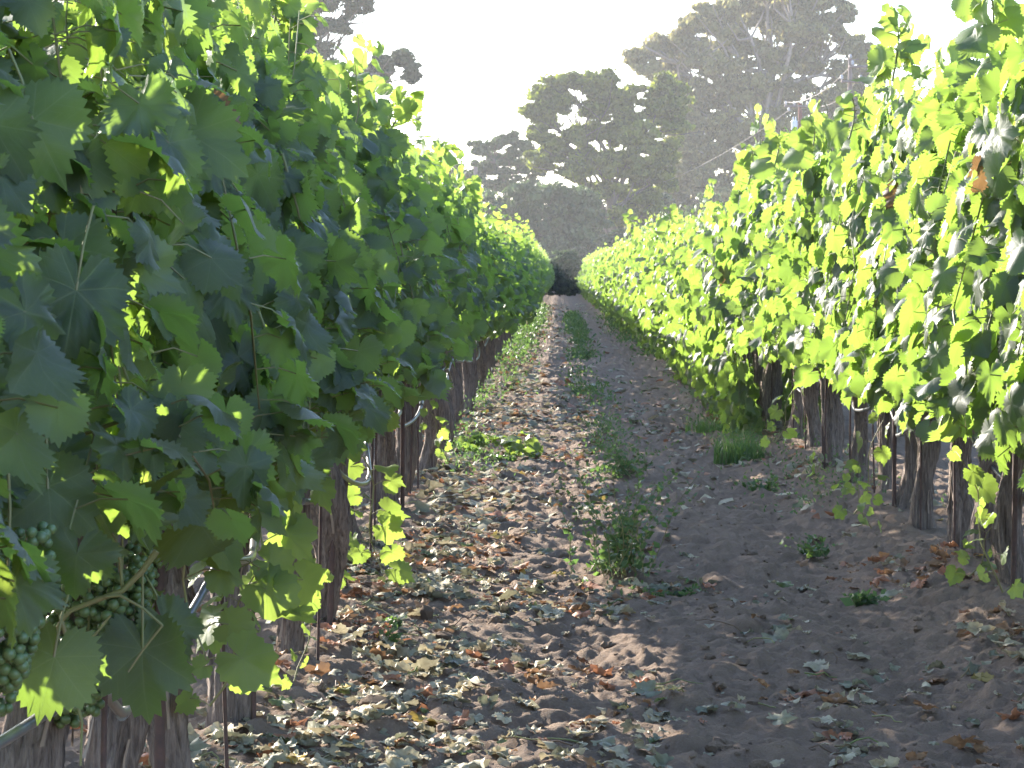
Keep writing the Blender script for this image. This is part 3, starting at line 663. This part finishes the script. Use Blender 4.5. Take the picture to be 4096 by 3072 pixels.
def scatter(n, y0, y1, T, s0, power=1.0):
    u = lr.random(n) ** power; y = y0 + (y1 - y0) * u; x = -1.5 + 3.7 * lr.random(n)
    keep = lr.random(n) < density(x, y); x, y = x[keep], y[keep]; n = len(x)
    size = s0 * (0.35 + 0.95 * lr.random(n) ** 1.3)
    p = np.stack([x, y, ground_z(x, y) + 0.004 + 0.020 * lr.random(n) ** 2], -1)
    nr = np.stack([lr.normal(size=n) * 0.20, lr.normal(size=n) * 0.20, np.where(lr.random(n) < 0.45, -1.0, 1.0)], -1)
    p[:, 2] += np.where(nr[:, 2] < 0, size * 0.15, 0.0)
    tp = np.stack([lr.normal(size=n), lr.normal(size=n), lr.normal(size=n) * 0.2], -1)
    red = noise2(x * 2.4 + 9, y * 1.6, 61) + 0.25 * lr.normal(size=n) > 0.30
    c = PAL[np.where(red, 5 + (lr.random(n) < 0.4), lr.choice(len(PAL), n, p=PW))] * (0.8 + 0.4 * lr.random((n, 1))); c = np.concatenate([c, np.ones((n, 1))], 1)
    put_leaves(lit, T, p, nr, tp, size, c, lr)
scatter(9000, 4.6, 12, T_DRY, 0.045); scatter(5000, 4.6, 11, T_DRYLO, 0.020)
scatter(12000, 12, 26, T_DRYLO, 0.05)
scatter(11000, 26, 100, T_DRYLO, 0.075, 1.3)
for k in range(520):                              # trimmed shoots and leaf stalks among the leaves
    y = 5 + 20 * lr.random() ** 1.5; x = -1.2 + 2.6 * lr.random()
    if lr.random() > density(np.array([x]), np.array([y]))[0] * 1.2: continue
    L = 0.05 + 0.16 * lr.random() ** 2; a = lr.random() * 6.28; t = np.linspace(0, 1, 5)
    xx = x + L * t * math.cos(a) + 0.01 * np.sin(t * 5); yy = y + L * t * math.sin(a); zz = ground_z(xx, yy) + 0.012 + 0.025 * lr.random() * np.sin(t * 3)
    c = random.choice([(0.30, 0.30, 0.12, 1), (0.36, 0.27, 0.15, 1), (0.24, 0.29, 0.09, 1), (0.22, 0.14, 0.09, 1)])
    lit.tube(np.stack([xx, yy, zz], -1), np.linspace(0.0028, 0.0016, 5), 5, col=c)
tag(lit.build("leaf_litter", M_LITTER), "curled dry vine leaves and trimmings strewn over the path soil", "fallen leaves", kind="stuff")

def clod_mesh(seed, sq=1.0):
    rg = np.random.default_rng(seed); V, Fc = ico(3); d = unit(V)
    for k in range(10):
        q = unit(rg.normal(size=3)); off = 0.55 + 0.35 * rg.random(); t = d @ q; s = V @ q
        V = np.where((s > off)[:, None], V - (s - off)[:, None] * q * 0.9, V)
    V = V * (1 + 0.06 * rg.normal(size=(len(V), 1))); mb = MB(); mb.quads(V * (1, 1, sq), Fc); return mb
cl = MB(); CM = [clod_mesh(k) for k in range(5)]
for k in range(2200):                             # crumbs of soil
    y = 5 + 16 * lr.random() ** 1.5; x = -1.2 + 3.0 * lr.random(); s = 0.003 + 0.007 * lr.random() ** 3
    V, Fc = IV[:12], None
    m_ = CM[k % 5]; VV = IV * (1 + 0.22 * lr.normal(size=(len(IV), 1))) * s * (1, 1, 0.8)
    cl.quads(VV + (x, y, float(ground_z(x, y)) + s * 0.3), IF)
for k in range(900):                              # larger clods, half sunk
    y = 5.2 + 12 * lr.random() ** 1.4; x = -1.1 + 1.7 * lr.random() if k % 4 else -1.1 + 3.0 * lr.random(); s = 0.006 + 0.016 * lr.random() ** 2.5
    V, Fc = CM[k % 5].v[0], IF; VV = IV * (1 + 0.16 * lr.normal(size=(len(IV), 1))) * s * (0.8 + 0.6 * lr.random(3)) * (1, 1, 0.7)
    cl.quads(VV + (x, y, float(ground_z(x, y)) + s * 0.1), IF)
tag(cl.build("soil_crumbs", M_SOIL, smooth=False), "small crumbs and clods of soil lying on the path", "soil crumbs", kind="stuff")
def ground_at(x, y):
    """where the ray of this pixel meets level ground"""
    Y = F * CAM_H / (y - 1092.0); return (x - 2240.0) / F * Y, Y
for nm, x, y, s, sq, lab in (("soil_clod", 1700, 2500, 0.026, 1.7, "upright dark clod of soil standing among dry leaves near the left trunks"),
                             ("soil_clod", 1490, 2960, 0.045, 0.8, "rounded brown clod in the pale leaf heap at the bottom of the path"),
                             ("soil_clod", 1660, 2680, 0.034, 0.7, "low brown clod beside the orange leaf on the lower path"),
                             ("soil_clod", 1770, 2590, 0.040, 0.55, "broad clod on the lit edge just beyond the upright clod")):
    X, Y = ground_at(x, y); o = CM[(x + y) % 5].build(nm, M_SOIL); o.scale = (s, s, s * sq); o.location = (X, Y, float(ground_z(X, Y)) + s * sq * 0.45)
    tag(o, lab, "soil clod", "clods on the path")

def weed(x, y, h, stems, spread, label, seed, leafl=0.035, yng=0.1, name="weed", rx=0.0, wid=0.30, m=None, base=None):
    rg = np.random.default_rng(seed); X, Y = ground_at(x, y) if base is None else base; root = empty(name, (X, Y, float(ground_z(X, Y))))
    sm, lm = MB(), MB(); P, D, S, C = [], [], [], []
    for k in range(stems):
        a = rg.random() * 6.28; hh = h * (0.55 + 0.5 * rg.random()); sp = spread * rg.random() ** 0.6; t = np.linspace(0, 1, 7)
        path = np.stack([math.cos(a) * sp * t ** 1.3 + rg.normal() * spread * 0.22, math.sin(a) * sp * t ** 1.3 + rg.normal() * spread * 0.22, hh * t - 0.01], -1)
        path[:, 0] += 0.01 * np.sin(t * 8 + a); sm.tube(path, np.linspace(0.0022, 0.0008, 7), 4)
        for q in range(int(9 + hh * 45)):
            u = 0.08 + 0.92 * rg.random(); c = np.array([np.interp(u, t, path[:, i]) for i in range(3)]); b = rg.random() * 6.28
            P.append(c); D.append((math.cos(b), math.sin(b), 0.5 + rg.normal() * 0.45)); S.append(leafl * (0.6 + 0.8 * rg.random()) * (1.15 - 0.6 * u)); C.append((rg.random(), np.clip(yng + 0.3 * rg.normal(), 0, 1), 0, 1))
    P, D, S, C = np.array(P), unit(np.array(D)), np.array(S), np.array(C)
    sidev = unit(np.cross(D, rg.normal(size=D.shape))); up = np.cross(D, sidev)
    V = np.stack([P, P + D * S[:, None] * 0.45 + sidev * S[:, None] * wid + up * S[:, None] * 0.06, P + D * S[:, None], P + D * S[:, None] * 0.45 - sidev * S[:, None] * wid + up * S[:, None] * 0.06], 1).reshape(-1, 3)
    n = len(P); lm.quads(V, np.arange(n * 4).reshape(-1, 4), col=np.repeat(C, 4, 0))
    sm.build("stems", M_CANE, root); lm.build("leaves", m or M_WEED, root); tag(root, label, "weed", "weeds on the path")
weed(2490, 2310, 0.44, 34, 0.30, "tall dusky green weed with the fine side twigs in the middle of the path", 1)
weed(2420, 2290, 0.07, 9, 0.08, "low bright green weed lit by the sun at the foot of the tall weed", 2, 0.03, 0.6)
weed(2490, 1900, 0.24, 24, 0.32, "loose dark weed right behind the tall weed in mid path", 3)
weed(2330, 1590, 0.16, 12, 0.22, "flat weed patch on the centre strip beyond the loose dark weed", 4)
weed(2345, 1440, 0.20, 14, 0.26, "small weed tuft farthest up the centre strip of the path", 5)
weed(1570, 2640, 0.10, 4, 0.03, "tiny bright seedling among the orange leaves near the left trunks", 6, 0.035, 0.5)
weed(2700, 2360, 0.05, 10, 0.16, "low grey green weed on bare soil right of the tall weed", 7, 0.03)
weed(3060, 1960, 0.10, 9, 0.20, "dull weed sprout on the shady verge in front of the right trunks", 8, 0.04)
weed(3240, 2210, 0.10, 9, 0.18, "dull green weed at the foot of the nearer right trunks", 9, 0.04)
weed(3450, 2430, 0.07, 7, 0.08, "short green weed with broad blades on the shaded soil lower right", 10, 0.05)
weed(1560, 2570, 0.05, 6, 0.05, "low sprout pressed among dry leaves beside the left trunks", 11, 0.03)
weed(2010, 1850, 0.08, 12, 0.20, "bright weed sprouts beside the broad green leaves at the left verge", 12, 0.045, 0.4)
ws = MB(); wr = np.random.default_rng(41)
def strip(n, y0, y1, xc, xw, h, seed, sun=0.1):
    y = y0 + (y1 - y0) * wr.random(n) ** 1.4; x = xc + xw * wr.normal(size=n); k = noise2(x * 2.5 + seed, y * 0.55, seed) + 0.12 > 0.5 * wr.random(n) - 0.12; x, y = x[k], y[k]; n = len(x)
    sc_ = np.clip(y / 16, 1, 3.2); hh = h * (0.3 + 0.9 * wr.random(n)) ; P = np.stack([x, y, ground_z(x, y) + hh * wr.random(n)], -1)
    D = unit(np.stack([wr.normal(size=n), wr.normal(size=n), np.abs(wr.normal(size=n)) + 0.3], -1)); S = 0.022 * (0.6 + 0.9 * wr.random(n)) * sc_; sd = unit(np.cross(D, wr.normal(size=(n, 3))))
    V = np.stack([P, P + D * S[:, None] * .5 + sd * S[:, None] * .22, P + D * S[:, None], P + D * S[:, None] * .5 - sd * S[:, None] * .22], 1).reshape(-1, 3)
    C = np.stack([wr.random(n), np.clip(sun + 0.2 * wr.normal(size=n), 0, 1), 0 * x, 1 + 0 * x], -1); ws.quads(V, np.arange(4 * n).reshape(-1, 4), col=np.repeat(C, 4, 0))
strip(9000, 10, 75, 0.32, 0.11, 0.15, 51); strip(9000, 15, 90, -0.62, 0.14, 0.17, 52, 0.2); strip(6500, 13, 75, 1.38, 0.20, 0.16, 53)
tag(ws.build("low_weeds", M_WEED), "broken strips of low green weeds along the path centre and verges", "weeds", kind="stuff")
# grass tuft at the foot of the right row
def tuft(x, y, h, spread, n, label, seed):
    rg = np.random.default_rng(seed); X, Y = ground_at(x, y); mb = MB()
    for k in range(n):
        a = rg.random() * 6.28; r0 = spread * rg.random() ** 0.5; b = rg.random() * 6.28; hh = h * (0.5 + 0.6 * rg.random()); t = np.linspace(0, 1, 5)
        cx = r0 * math.cos(a) + 0.35 * hh * math.cos(b) * t ** 2; cy_ = r0 * math.sin(a) + 0.35 * hh * math.sin(b) * t ** 2; z = hh * t * (1 - 0.15 * t)
        wv = 0.0035 * (1 - t) + 0.0004; sx, sy = -math.sin(b), math.cos(b)
        V = np.concatenate([np.stack([cx - wv * sx, cy_ - wv * sy, z], -1), np.stack([cx + wv * sx, cy_ + wv * sy, z], -1)])
        mb.quads(V, [(q, q + 1, q + 6, q + 5) for q in range(4)], col=(rg.random(), 0.3 * rg.random(), 0, 1))
    o = mb.build("grass_tuft", M_GRASS); o.location = (X, Y, float(ground_z(X, Y)) - 0.01); tag(o, label, "grass tuft")
tuft(2960, 1840, 0.24, 0.17, 420, "fresh green grass tuft at the foot of the right row trunks", 1)
tuft(2840, 1720, 0.16, 0.20, 200, "sparse shaded grass beyond the fresh tuft under the right row", 2)
# leafy shoot that has flopped onto the path from the left row
def flopped(x, y, label, seed, n=16, size=0.075, span=0.34):
    rg = np.random.default_rng(seed); X, Y = ground_at(x, y); o = empty("vine_shoot", (X, Y, float(ground_z(X, Y)))); sm, lm = MB(), MB()
    t = np.linspace(0, 1, 9); path = np.stack([(t - 0.5) * span, 0.05 * np.sin(t * 5), 0.02 + 0.09 * np.sin(t * 3.1)], -1); sm.tube(path, np.linspace(0.004, 0.002, 9), 6)
    P = path[rg.integers(0, 9, n)] + rg.normal(size=(n, 3)) * (0.02, 0.06, 0.012) + (0, 0, 0.035)
    put_leaves(lm, T_MID, P, np.array((0, -0.25, 0.75)) + rg.normal(size=(n, 3)) * 0.5, rg.normal(size=(n, 3)) * (1, 0.7, 0.3), size * (0.6 + 0.6 * rg.random(n)), np.stack([rg.random(n), 0.3 + 0.3 * rg.random(n), 0 * P[:, 0], 1 + 0 * P[:, 0]], -1), rg)
    sm.build("stem", M_CANE, o); lm.build("leaves", LM, o); tag(o, label, "vine shoot")
flopped(1960, 1830, "sunlit leafy vine shoot flopped on the soil at the left verge", 3, 20, 0.09, 0.42)
flopped(2100, 1830, "smaller broad leaved shoot at the right end of the flopped vine shoot", 4, 7, 0.075, 0.14)

# ------------------------------------------------------------------ trees, poles and wires beyond the rows
def crown_mesh(clumps, Y, seed, leaf, per, depth=1.0, dry=0.0, sub=22, flat=0.75, droop=0.0):
    """foliage sprays on many small boughs, which fill the clumps given as (x, y, rx, ry) in the photograph, with real depth"""
    rg = np.random.default_rng(seed); mb = MB(); P = []; Nn = []; C = []; cents = []
    for (x, y, rx, ry) in clumps:
        c = px(x, y, Y); ax = rx / F * Y; az = ry / F * Y; ay = (ax + az) / 2 * depth
        c[1] += rg.normal() * ay * 0.5; cents.append(c)
        m = max(6, int(sub))
        d = unit(rg.normal(size=(m, 3))); b = c + d * np.array((ax, ay, az)) * (0.22 + 0.73 * rg.random((m, 1)))
        br = (0.22 + 0.16 * rg.random(m)) * (ax * az) ** 0.5
        for q in range(m):
            k = int(per * (0.6 + 0.8 * rg.random())); dd = unit(rg.normal(size=(k, 3))); dd[:, 2] = np.where(dd[:, 2] < -0.2, dd[:, 2] * 0.5, dd[:, 2])
            pts = b[q] + dd * br[q] * np.array((1.15, 1.15, flat)) * (0.35 + 0.55 * np.abs(rg.normal(size=(k, 1))).clip(0, 1.9))
            P.append(pts); Nn.append(dd + rg.normal(size=(k, 3)) * 0.6); tone = rg.random()
            C.append(np.stack([np.clip(tone + 0.25 * rg.normal(size=k), 0, 1), np.clip(0.5 * (rg.random(k) - 0.4) + 0.2 * (tone - 0.5), 0, 1), (rg.random(k) < dry) * 0.5, np.ones(k)], -1))
    P, Nn, C = np.concatenate(P), unit(np.concatenate(Nn)), np.concatenate(C); n = len(P)
    s = leaf * (0.55 + 0.8 * rg.random((n, 1))); t = unit(np.cross(Nn, rg.normal(size=(n, 3))) + np.array((0, 0, -droop))); u = np.cross(Nn, t)
    V = np.stack([P - t * s, P - u * s * 0.5 + Nn * s * 0.15, P + t * s, P + u * s * 0.5 + Nn * s * 0.15], 1).reshape(-1, 3)
    mb.quads(V, np.arange(4 * n).reshape(-1, 4), col=np.repeat(C, 4, 0))
    return mb, cents
def tree(name, label, clumps, Y, base, trunk_top, r0, mleaf, mbark, leaf, per, seed, group=None, cat="tree", **k):
    """trunk with limbs that reach into the clumps of the crown"""
    rg = np.random.default_rng(seed + 1); root = empty(name, (base[0], base[1], 0)); o = np.array((base[0], base[1], 0.0))
    cm, cents = crown_mesh(clumps, Y, seed, leaf, per, **k); cm.v = [v - o for v in cm.v]
    tb = MB(); top = np.array(trunk_top, float) - o; t = np.linspace(0, 1, 9)[:, None]
    path = np.array((0, 0, -0.4)) + (top + (0, 0, 0.4)) * t + np.sin(t * 4 + seed) * np.array((0.25, 0.2, 0)) * r0 * 2 * t * (1 - t) * 2
    tb.tube(path, r0 * (1 - 0.5 * t[:, 0]) * (1 + 0.5 * np.exp(-t[:, 0] * 12)), 12, rough=0.04)
    for c in cents:
        c = c - o; a = path[int(np.clip(rg.integers(4, 9), 0, 8))]; 
        if c[2] < a[2]: a = path[3]
        u = np.linspace(0, 1, 7)[:, None]; L = np.linalg.norm(c - a); q = a + (c - a) * u + np.sin(u * 3.1) * (rg.normal(size=3) * 0.06 * L + (0, 0, 0.06 * L)) + rg.normal(size=(7, 3)) * 0.015 * L * u * (1 - u) * 4
        tb.tube(q, np.linspace(r0 * 0.28, r0 * 0.05, 7), 6)
        for w_ in range(4):
            e = c + rg.normal(size=3) * 0.16 * L; tb.tube([q[4], (q[4] + e) / 2 + rg.normal(size=3) * 0.04 * L, e], [r0 * 0.14, r0 * 0.09, r0 * 0.03], 5)
    cm.build("crown", mleaf, root); tb.build("trunk", mbark, root); tag(root, label, cat, group)
OAK = [(2165, 450, 75, 85), (2210, 360, 80, 60), (2300, 330, 95, 45), (2400, 350, 95, 60), (2480, 400, 80, 70), (2250, 415, 45, 50), (2400, 440, 70, 50), (2520, 480, 60, 60), (2370, 520, 55, 50),
       (2640, 350, 80, 60), (2700, 400, 60, 80), (2700, 500, 45, 80), (2620, 440, 65, 65), (2560, 560, 90, 70), (2450, 540, 60, 50), (2650, 620, 65, 75), (2560, 680, 100, 75), (2450, 650, 80, 70),
       (2340, 640, 80, 60), (2215, 575, 60, 42), (2150, 540, 45, 40), (2300, 545, 45, 40), (2160, 640, 70, 50), (2380, 440, 60, 40), (2290, 690, 70, 60), (2660, 720, 45, 60), (2560, 790, 100, 60), (2420, 760, 80, 70), (2230, 610, 45, 50), (2620, 860, 70, 60), (2500, 870, 70, 50)]
tree("oak_tree", "round headed oak with sky showing through its arched crown, beyond the end of the path", OAK, 215, (px(2460, 0, 215)[0], 216), px(2440, 640, 215), 0.55, M_OAK, M_TBARK, 0.26, 110, 1, sub=30)
SCR = [(1920, 590, 45, 40), (1990, 580, 40, 35), (2050, 560, 45, 30), (2100, 600, 50, 45), (1950, 660, 70, 50), (2040, 650, 70, 60), (2130, 670, 70, 60), (1900, 720, 50, 50), (2010, 730, 90, 50), (2110, 750, 80, 55)]
tree("oak_tree", "grey green bushy oak with ragged top, left of the round headed oak", SCR, 232, (px(2030, 0, 232)[0], 233), px(2030, 720, 232), 0.4, M_BUSH, M_TBARK, 0.23, 70, 5, sub=18)
tree("oak_tree", "low dark evergreen tree with flat layered top in front of the bushy oak", [(2010, 830, 120, 55), (2150, 790, 130, 60), (2290, 800, 110, 65), (2080, 900, 140, 60), (2230, 900, 140, 70), (2350, 880, 90, 60), (2000, 960, 130, 60), (2180, 990, 150, 60), (1900, 880, 60, 90), (2330, 970, 90, 60), (1900, 1000, 70, 60)], 205,
     (px(2160, 0, 205)[0], 206), px(2170, 900, 205), 0.35, M_BUSH, M_TBARK, 0.28, 120, 7, sub=30)
tree("shrub", "dark undergrowth that closes the end of the path below the oak", [(2240, 1060, 90, 40), (2260, 1090, 90, 35), (2340, 1088, 80, 35), (2180, 1088, 80, 35), (2150, 1050, 80, 50), (2340, 1050, 90, 50), (2440, 980, 80, 60), (2540, 960, 80, 60), (2640, 940, 80, 60), (2440, 1060, 90, 50), (2560, 1040, 100, 60), (2050, 1060, 90, 50), (2680, 1020, 100, 70), (1950, 1070, 80, 40)], 196,
     (px(2280, 0, 196)[0], 197), px(2280, 1060, 196), 0.12, M_DARK, M_TBARK, 0.24, 120, 9, cat="shrub", sub=26)
tree("shrub", "dense dark bush added to darken the shaded far end of the path", [(2240, 1150, 40, 34), (2195, 1145, 40, 40), (2285, 1148, 40, 36), (2240, 1090, 42, 40), (2185, 1080, 40, 40), (2295, 1085, 40, 40), (2330, 1130, 34, 45), (2150, 1130, 34, 45), (2240, 1040, 36, 36), (2280, 1035, 36, 36)], 139.0,
     (px(2240, 0, 139)[0], 139.5), px(2240, 1110, 139), 0.05, M_BUSH, M_TBARK, 0.10, 90, 23, cat="shrub", sub=24)  # bush added in the lane to darken the path end, where tree shade lies
tree("oak_tree", "dusky tree whose dense crown shows low between the oak trunk and the right row", [(2340, 860, 90, 80), (2430, 930, 100, 80), (2380, 1000, 110, 70), (2540, 920, 110, 90), (2650, 920, 100, 90), (2500, 1010, 110, 70), (2620, 1020, 110, 70), (2740, 960, 90, 90), (2480, 800, 100, 70), (2600, 800, 90, 70)], 238,
     (px(2500, 0, 238)[0], 239), px(2500, 900, 238), 0.3, M_BUSH, M_TBARK, 0.28, 110, 29, sub=26)
tree("oak_tree", "small hazy grey tree that peeks over the left row beside the bare pole", [(1830, 690, 55, 50), (1780, 730, 60, 60), (1860, 750, 50, 60), (1800, 830, 90, 80), (1890, 820, 50, 80)], 240, (px(1830, 0, 240)[0], 241), px(1830, 800, 240), 0.3, M_BUSH, M_TBARK, 0.22, 60, 11, sub=16)
TL = [(1180, 60, 90, 90), (1300, 20, 110, 60), (1420, 30, 70, 60), (1480, 10, 30, 60), (1250, 120, 90, 70), (1350, 110, 70, 60), (1200, 210, 70, 70), (1290, 210, 60, 70), (1240, 300, 60, 60), (1330, 290, 40, 50), (1340, -60, 150, 70),
      (1470, 290, 50, 45), (1545, 260, 55, 40), (1620, 240, 55, 45), (1650, 300, 40, 50), (1465, 360, 40, 55), (1520, 310, 50, 35), (1250, -120, 200, 90), (1050, 60, 120, 130), (1060, 260, 120, 130), (1130, 420, 110, 100), (1480, 430, 30, 45), (1180, -40, 110, 90), (980, -60, 150, 150)]
tree("oak_tree", "tall dark oak with an outstretched leafy branch above the left row", TL, 190, (px(1130, 0, 190)[0], 191), px(1180, 250, 190), 0.6, M_DARK, M_TBARK, 0.19, 85, 13, sub=22)
GUM = [(2560, 230, 60, 40), (2640, 190, 80, 50), (2720, 170, 60, 50), (2600, 290, 70, 40), (2700, 260, 90, 60), (2790, 200, 70, 60), (2760, 110, 70, 45), (2830, 60, 60, 50), (2880, 120, 80, 70), (2930, 30, 90, 60), (3020, -40, 120, 70), (3130, -60, 130, 70), (3060, 60, 120, 80),
       (3200, 20, 90, 80), (3300, 10, 60, 50), (3370, 60, 45, 50), (3300, 110, 70, 60), (3180, 140, 110, 80), (2960, 190, 120, 80), (2840, 270, 110, 80), (3080, 260, 140, 80), (3250, 230, 110, 80), (3380, 180, 70, 60), (3440, 230, 55, 60), (3470, 310, 50, 60), (3370, 320, 90, 70),
       (2700, 350, 100, 60), (2800, 400, 120, 80), (2960, 370, 130, 90), (3130, 390, 130, 90), (3290, 420, 110, 80), (3440, 400, 60, 60), (3480, 470, 40, 50), (3420, 520, 60, 70), (2750, 490, 110, 80), (2880, 520, 130, 80), (3040, 530, 130, 90), (3200, 540, 120, 90), (3340, 560, 90, 80),
       (2760, 600, 120, 80), (2900, 640, 140, 80), (3060, 660, 140, 80), (3200, 670, 120, 80), (2800, 710, 120, 70), (2950, 760, 140, 80), (3100, 790, 140, 80), (2720, 780, 90, 70), (2820, 850, 130, 70), (2980, 880, 140, 70), (3300, 700, 120, 100), (3250, 850, 140, 90), (3460, 620, 50, 70), (3450, 760, 80, 100), (2680, 680, 60, 80), (2700, 880, 90, 70)]
tree("eucalyptus_tree", "huge hazy brown green eucalyptus that towers behind the utility poles", GUM, 265, (px(3050, 0, 265)[0], 266), px(3070, 300, 265), 1.1, M_GUM, M_GBARK, 0.33, 110, 17, sub=28, dry=0.06, droop=0.6)
tree("shrub", "pale green shrub at the foot of the eucalyptus above the right row", [(2830, 800, 50, 45), (2880, 830, 50, 45), (2790, 850, 50, 40), (2850, 890, 80, 50)], 222, (px(2840, 0, 222)[0], 222.5), px(2840, 870, 222), 0.1, M_BUSH, M_TBARK, 0.26, 34, 19, cat="shrub", sub=16)

def pole(name, label, x, ytop, Y, r, mat_, parts, cat="pole", tilt=0.0, group=None):
    p = px(x, ytop, Y); root = empty(name, (p[0], Y, 0)); mb = MB(); z = np.linspace(-0.5, p[2], 8)
    mb.tube(np.stack([tilt * (z - p[2]), 0 * z, z], -1), np.linspace(r * 1.25, r * 0.85, 8), 12)
    mb.build("post", mat_, root)
    for nm, fn, mt in parts:
        m_ = MB(); fn(m_, p[2]); m_.build(nm, mt, root)
    tag(root, label, cat, group); return p
def arm(dz, half, dx=0.0):
    def f(m, zt): m.box((dx, -0.16, zt + dz), (half * 2, 0.10, 0.12), rot=[[0.97, -0.24, 0], [0.24, 0.97, 0], [0, 0, 1]])
    return f
def insul(dx, dz, h=0.25, dy=-0.16):
    def f(m, zt): m.tube([(dx, dy + 0.24 * dx, zt + dz + q * h) for q in (0, .15, .25, .4, .5, .65, .75, 1)], np.array([.03, .03, .09, .09, .04, .09, .08, .04]), 10)
    return f
def can(dx, dz):
    def f(m, zt):
        m.tube([(dx, 0, zt + dz + q) for q in (0, 0.03, 0.06, 0.55, 0.60, 0.63)], [0.17, 0.20, 0.21, 0.21, 0.22, 0.15], 18)
        for s in (-0.08, 0.08): m.tube([(dx + s, 0, zt + dz + 0.63), (dx + s, 0, zt + dz + 0.72), (dx + s, 0, zt + dz + 0.88)], [0.05, 0.04, 0.025], 8)
        m.box((dx * 0.5, 0, zt + dz + 0.4), (abs(dx), 0.06, 0.08))
    return f
YA, YB = 170.0, 132.0
pa = pole("utility_pole", "reddish utility pole with two grey transformer cans in front of the eucalyptus", 3195, 416, YA, 0.15, M_RPOLE,
          [("crossarm", arm(-0.22, 1.05), M_POLE)] + [("insulator", insul(d, -0.16), M_CERAM) for d in (-0.95, -0.4, 0.45, 0.95)] + [("insulator", insul(d, -0.55, 0.25), M_CERAM) for d in (-0.75, 0.72)] + [("transformer", can(-0.36, -1.75), M_TANK), ("transformer", can(0.36, -1.75), M_TANK)], "utility pole")
pb = pole("utility_pole", "taller grey utility pole with two crossarms at the right edge of the eucalyptus", 3393, 240, YB, 0.12, M_POLE,
          [("crossarm", arm(-0.42, 0.55, 0.45), M_POLE), ("crossarm", arm(-1.15, 0.95, 0.45), M_POLE), ("insulator", insul(0, 0.0, 0.2, 0.0), M_CERAM), ("insulator", insul(-0.45, -1.07), M_CERAM), ("insulator", insul(0.5, -1.07), M_CERAM), ("insulator", insul(1.25, -1.07), M_CERAM), ("insulator", insul(0.1, -0.36), M_CERAM)], "utility pole", 0.012)
pole("wooden_pole", "bare weathered wooden pole that leans slightly at the end of the left row crest", 1903, 668, 168, 0.15, M_POLE, [], "pole", 0.02)
def wire(a, b, sag, label, r=0.014):
    t = np.linspace(0, 1, 24)[:, None]; q = np.array(a) + (np.array(b) - np.array(a)) * t; q[:, 2] -= 4 * sag * (t * (1 - t))[:, 0]
    mb = MB(); mb.tube(q, r, 6); tag(mb.build("power_line", M_LINE), label, "power line", "wires between the utility poles")
wire((pb[0] - 0.45, YB - 0.2, pb[2] - 0.85), (pa[0] - 0.95, YA - 0.3, pa[2] + 0.05), 0.45, "sagging power line from the lower crossarm of the tall pole to the transformer pole")
wire((pb[0], YB, pb[2] - 0.40), (pa[0] - 0.40, YA - 0.2, pa[2] + 0.05), 0.40, "power line from just below the tall pole top to the transformer pole")
wire((pb[0] + 0.5, YB - 0.1, pb[2] - 0.85), (pa[0] + 0.45, YA, pa[2] + 0.05), 0.75, "lower slack power line on the right side of the transformer pole")
wire((pb[0] + 0.9, YB - 0.1, pb[2] - 0.42), (pb[0] + 9.0, YB - 40, pb[2] - 0.5), 0.5, "power line that leaves the tall pole top to the right")
wire((pb[0] + 1.25, YB - 0.1, pb[2] - 0.85), (pb[0] + 9.5, YB - 40, pb[2] - 1.0), 0.5, "power line that leaves the lower crossarm of the tall pole to the right")
wire((pa[0] - 0.75, YA + 0.3, pa[2] - 0.5), px(2560, 760, 225), 0.6, "thin service line from the transformer pole towards the oak", 0.014)

# ------------------------------------------------------------------ haze: one box of even thin air round everything
hz = MB(); hz.box((0, 550, 24.5), (3200, 2100, 52.0))
mh, n, l = mat("haze_air"); pv = N(n, "ShaderNodeVolumePrincipled"); pv.inputs["Color"].default_value = (0.95, 0.95, 0.93, 1)
pv.inputs["Density"].default_value = 0.0003; pv.inputs["Anisotropy"].default_value = 0.35
o = N(n, "ShaderNodeOutputMaterial"); l.new(pv.outputs[0], o.inputs["Volume"])
tag(hz.build("haze", mh, smooth=False), "pale sunlit haze that fades the far trees", "haze", kind="stuff")
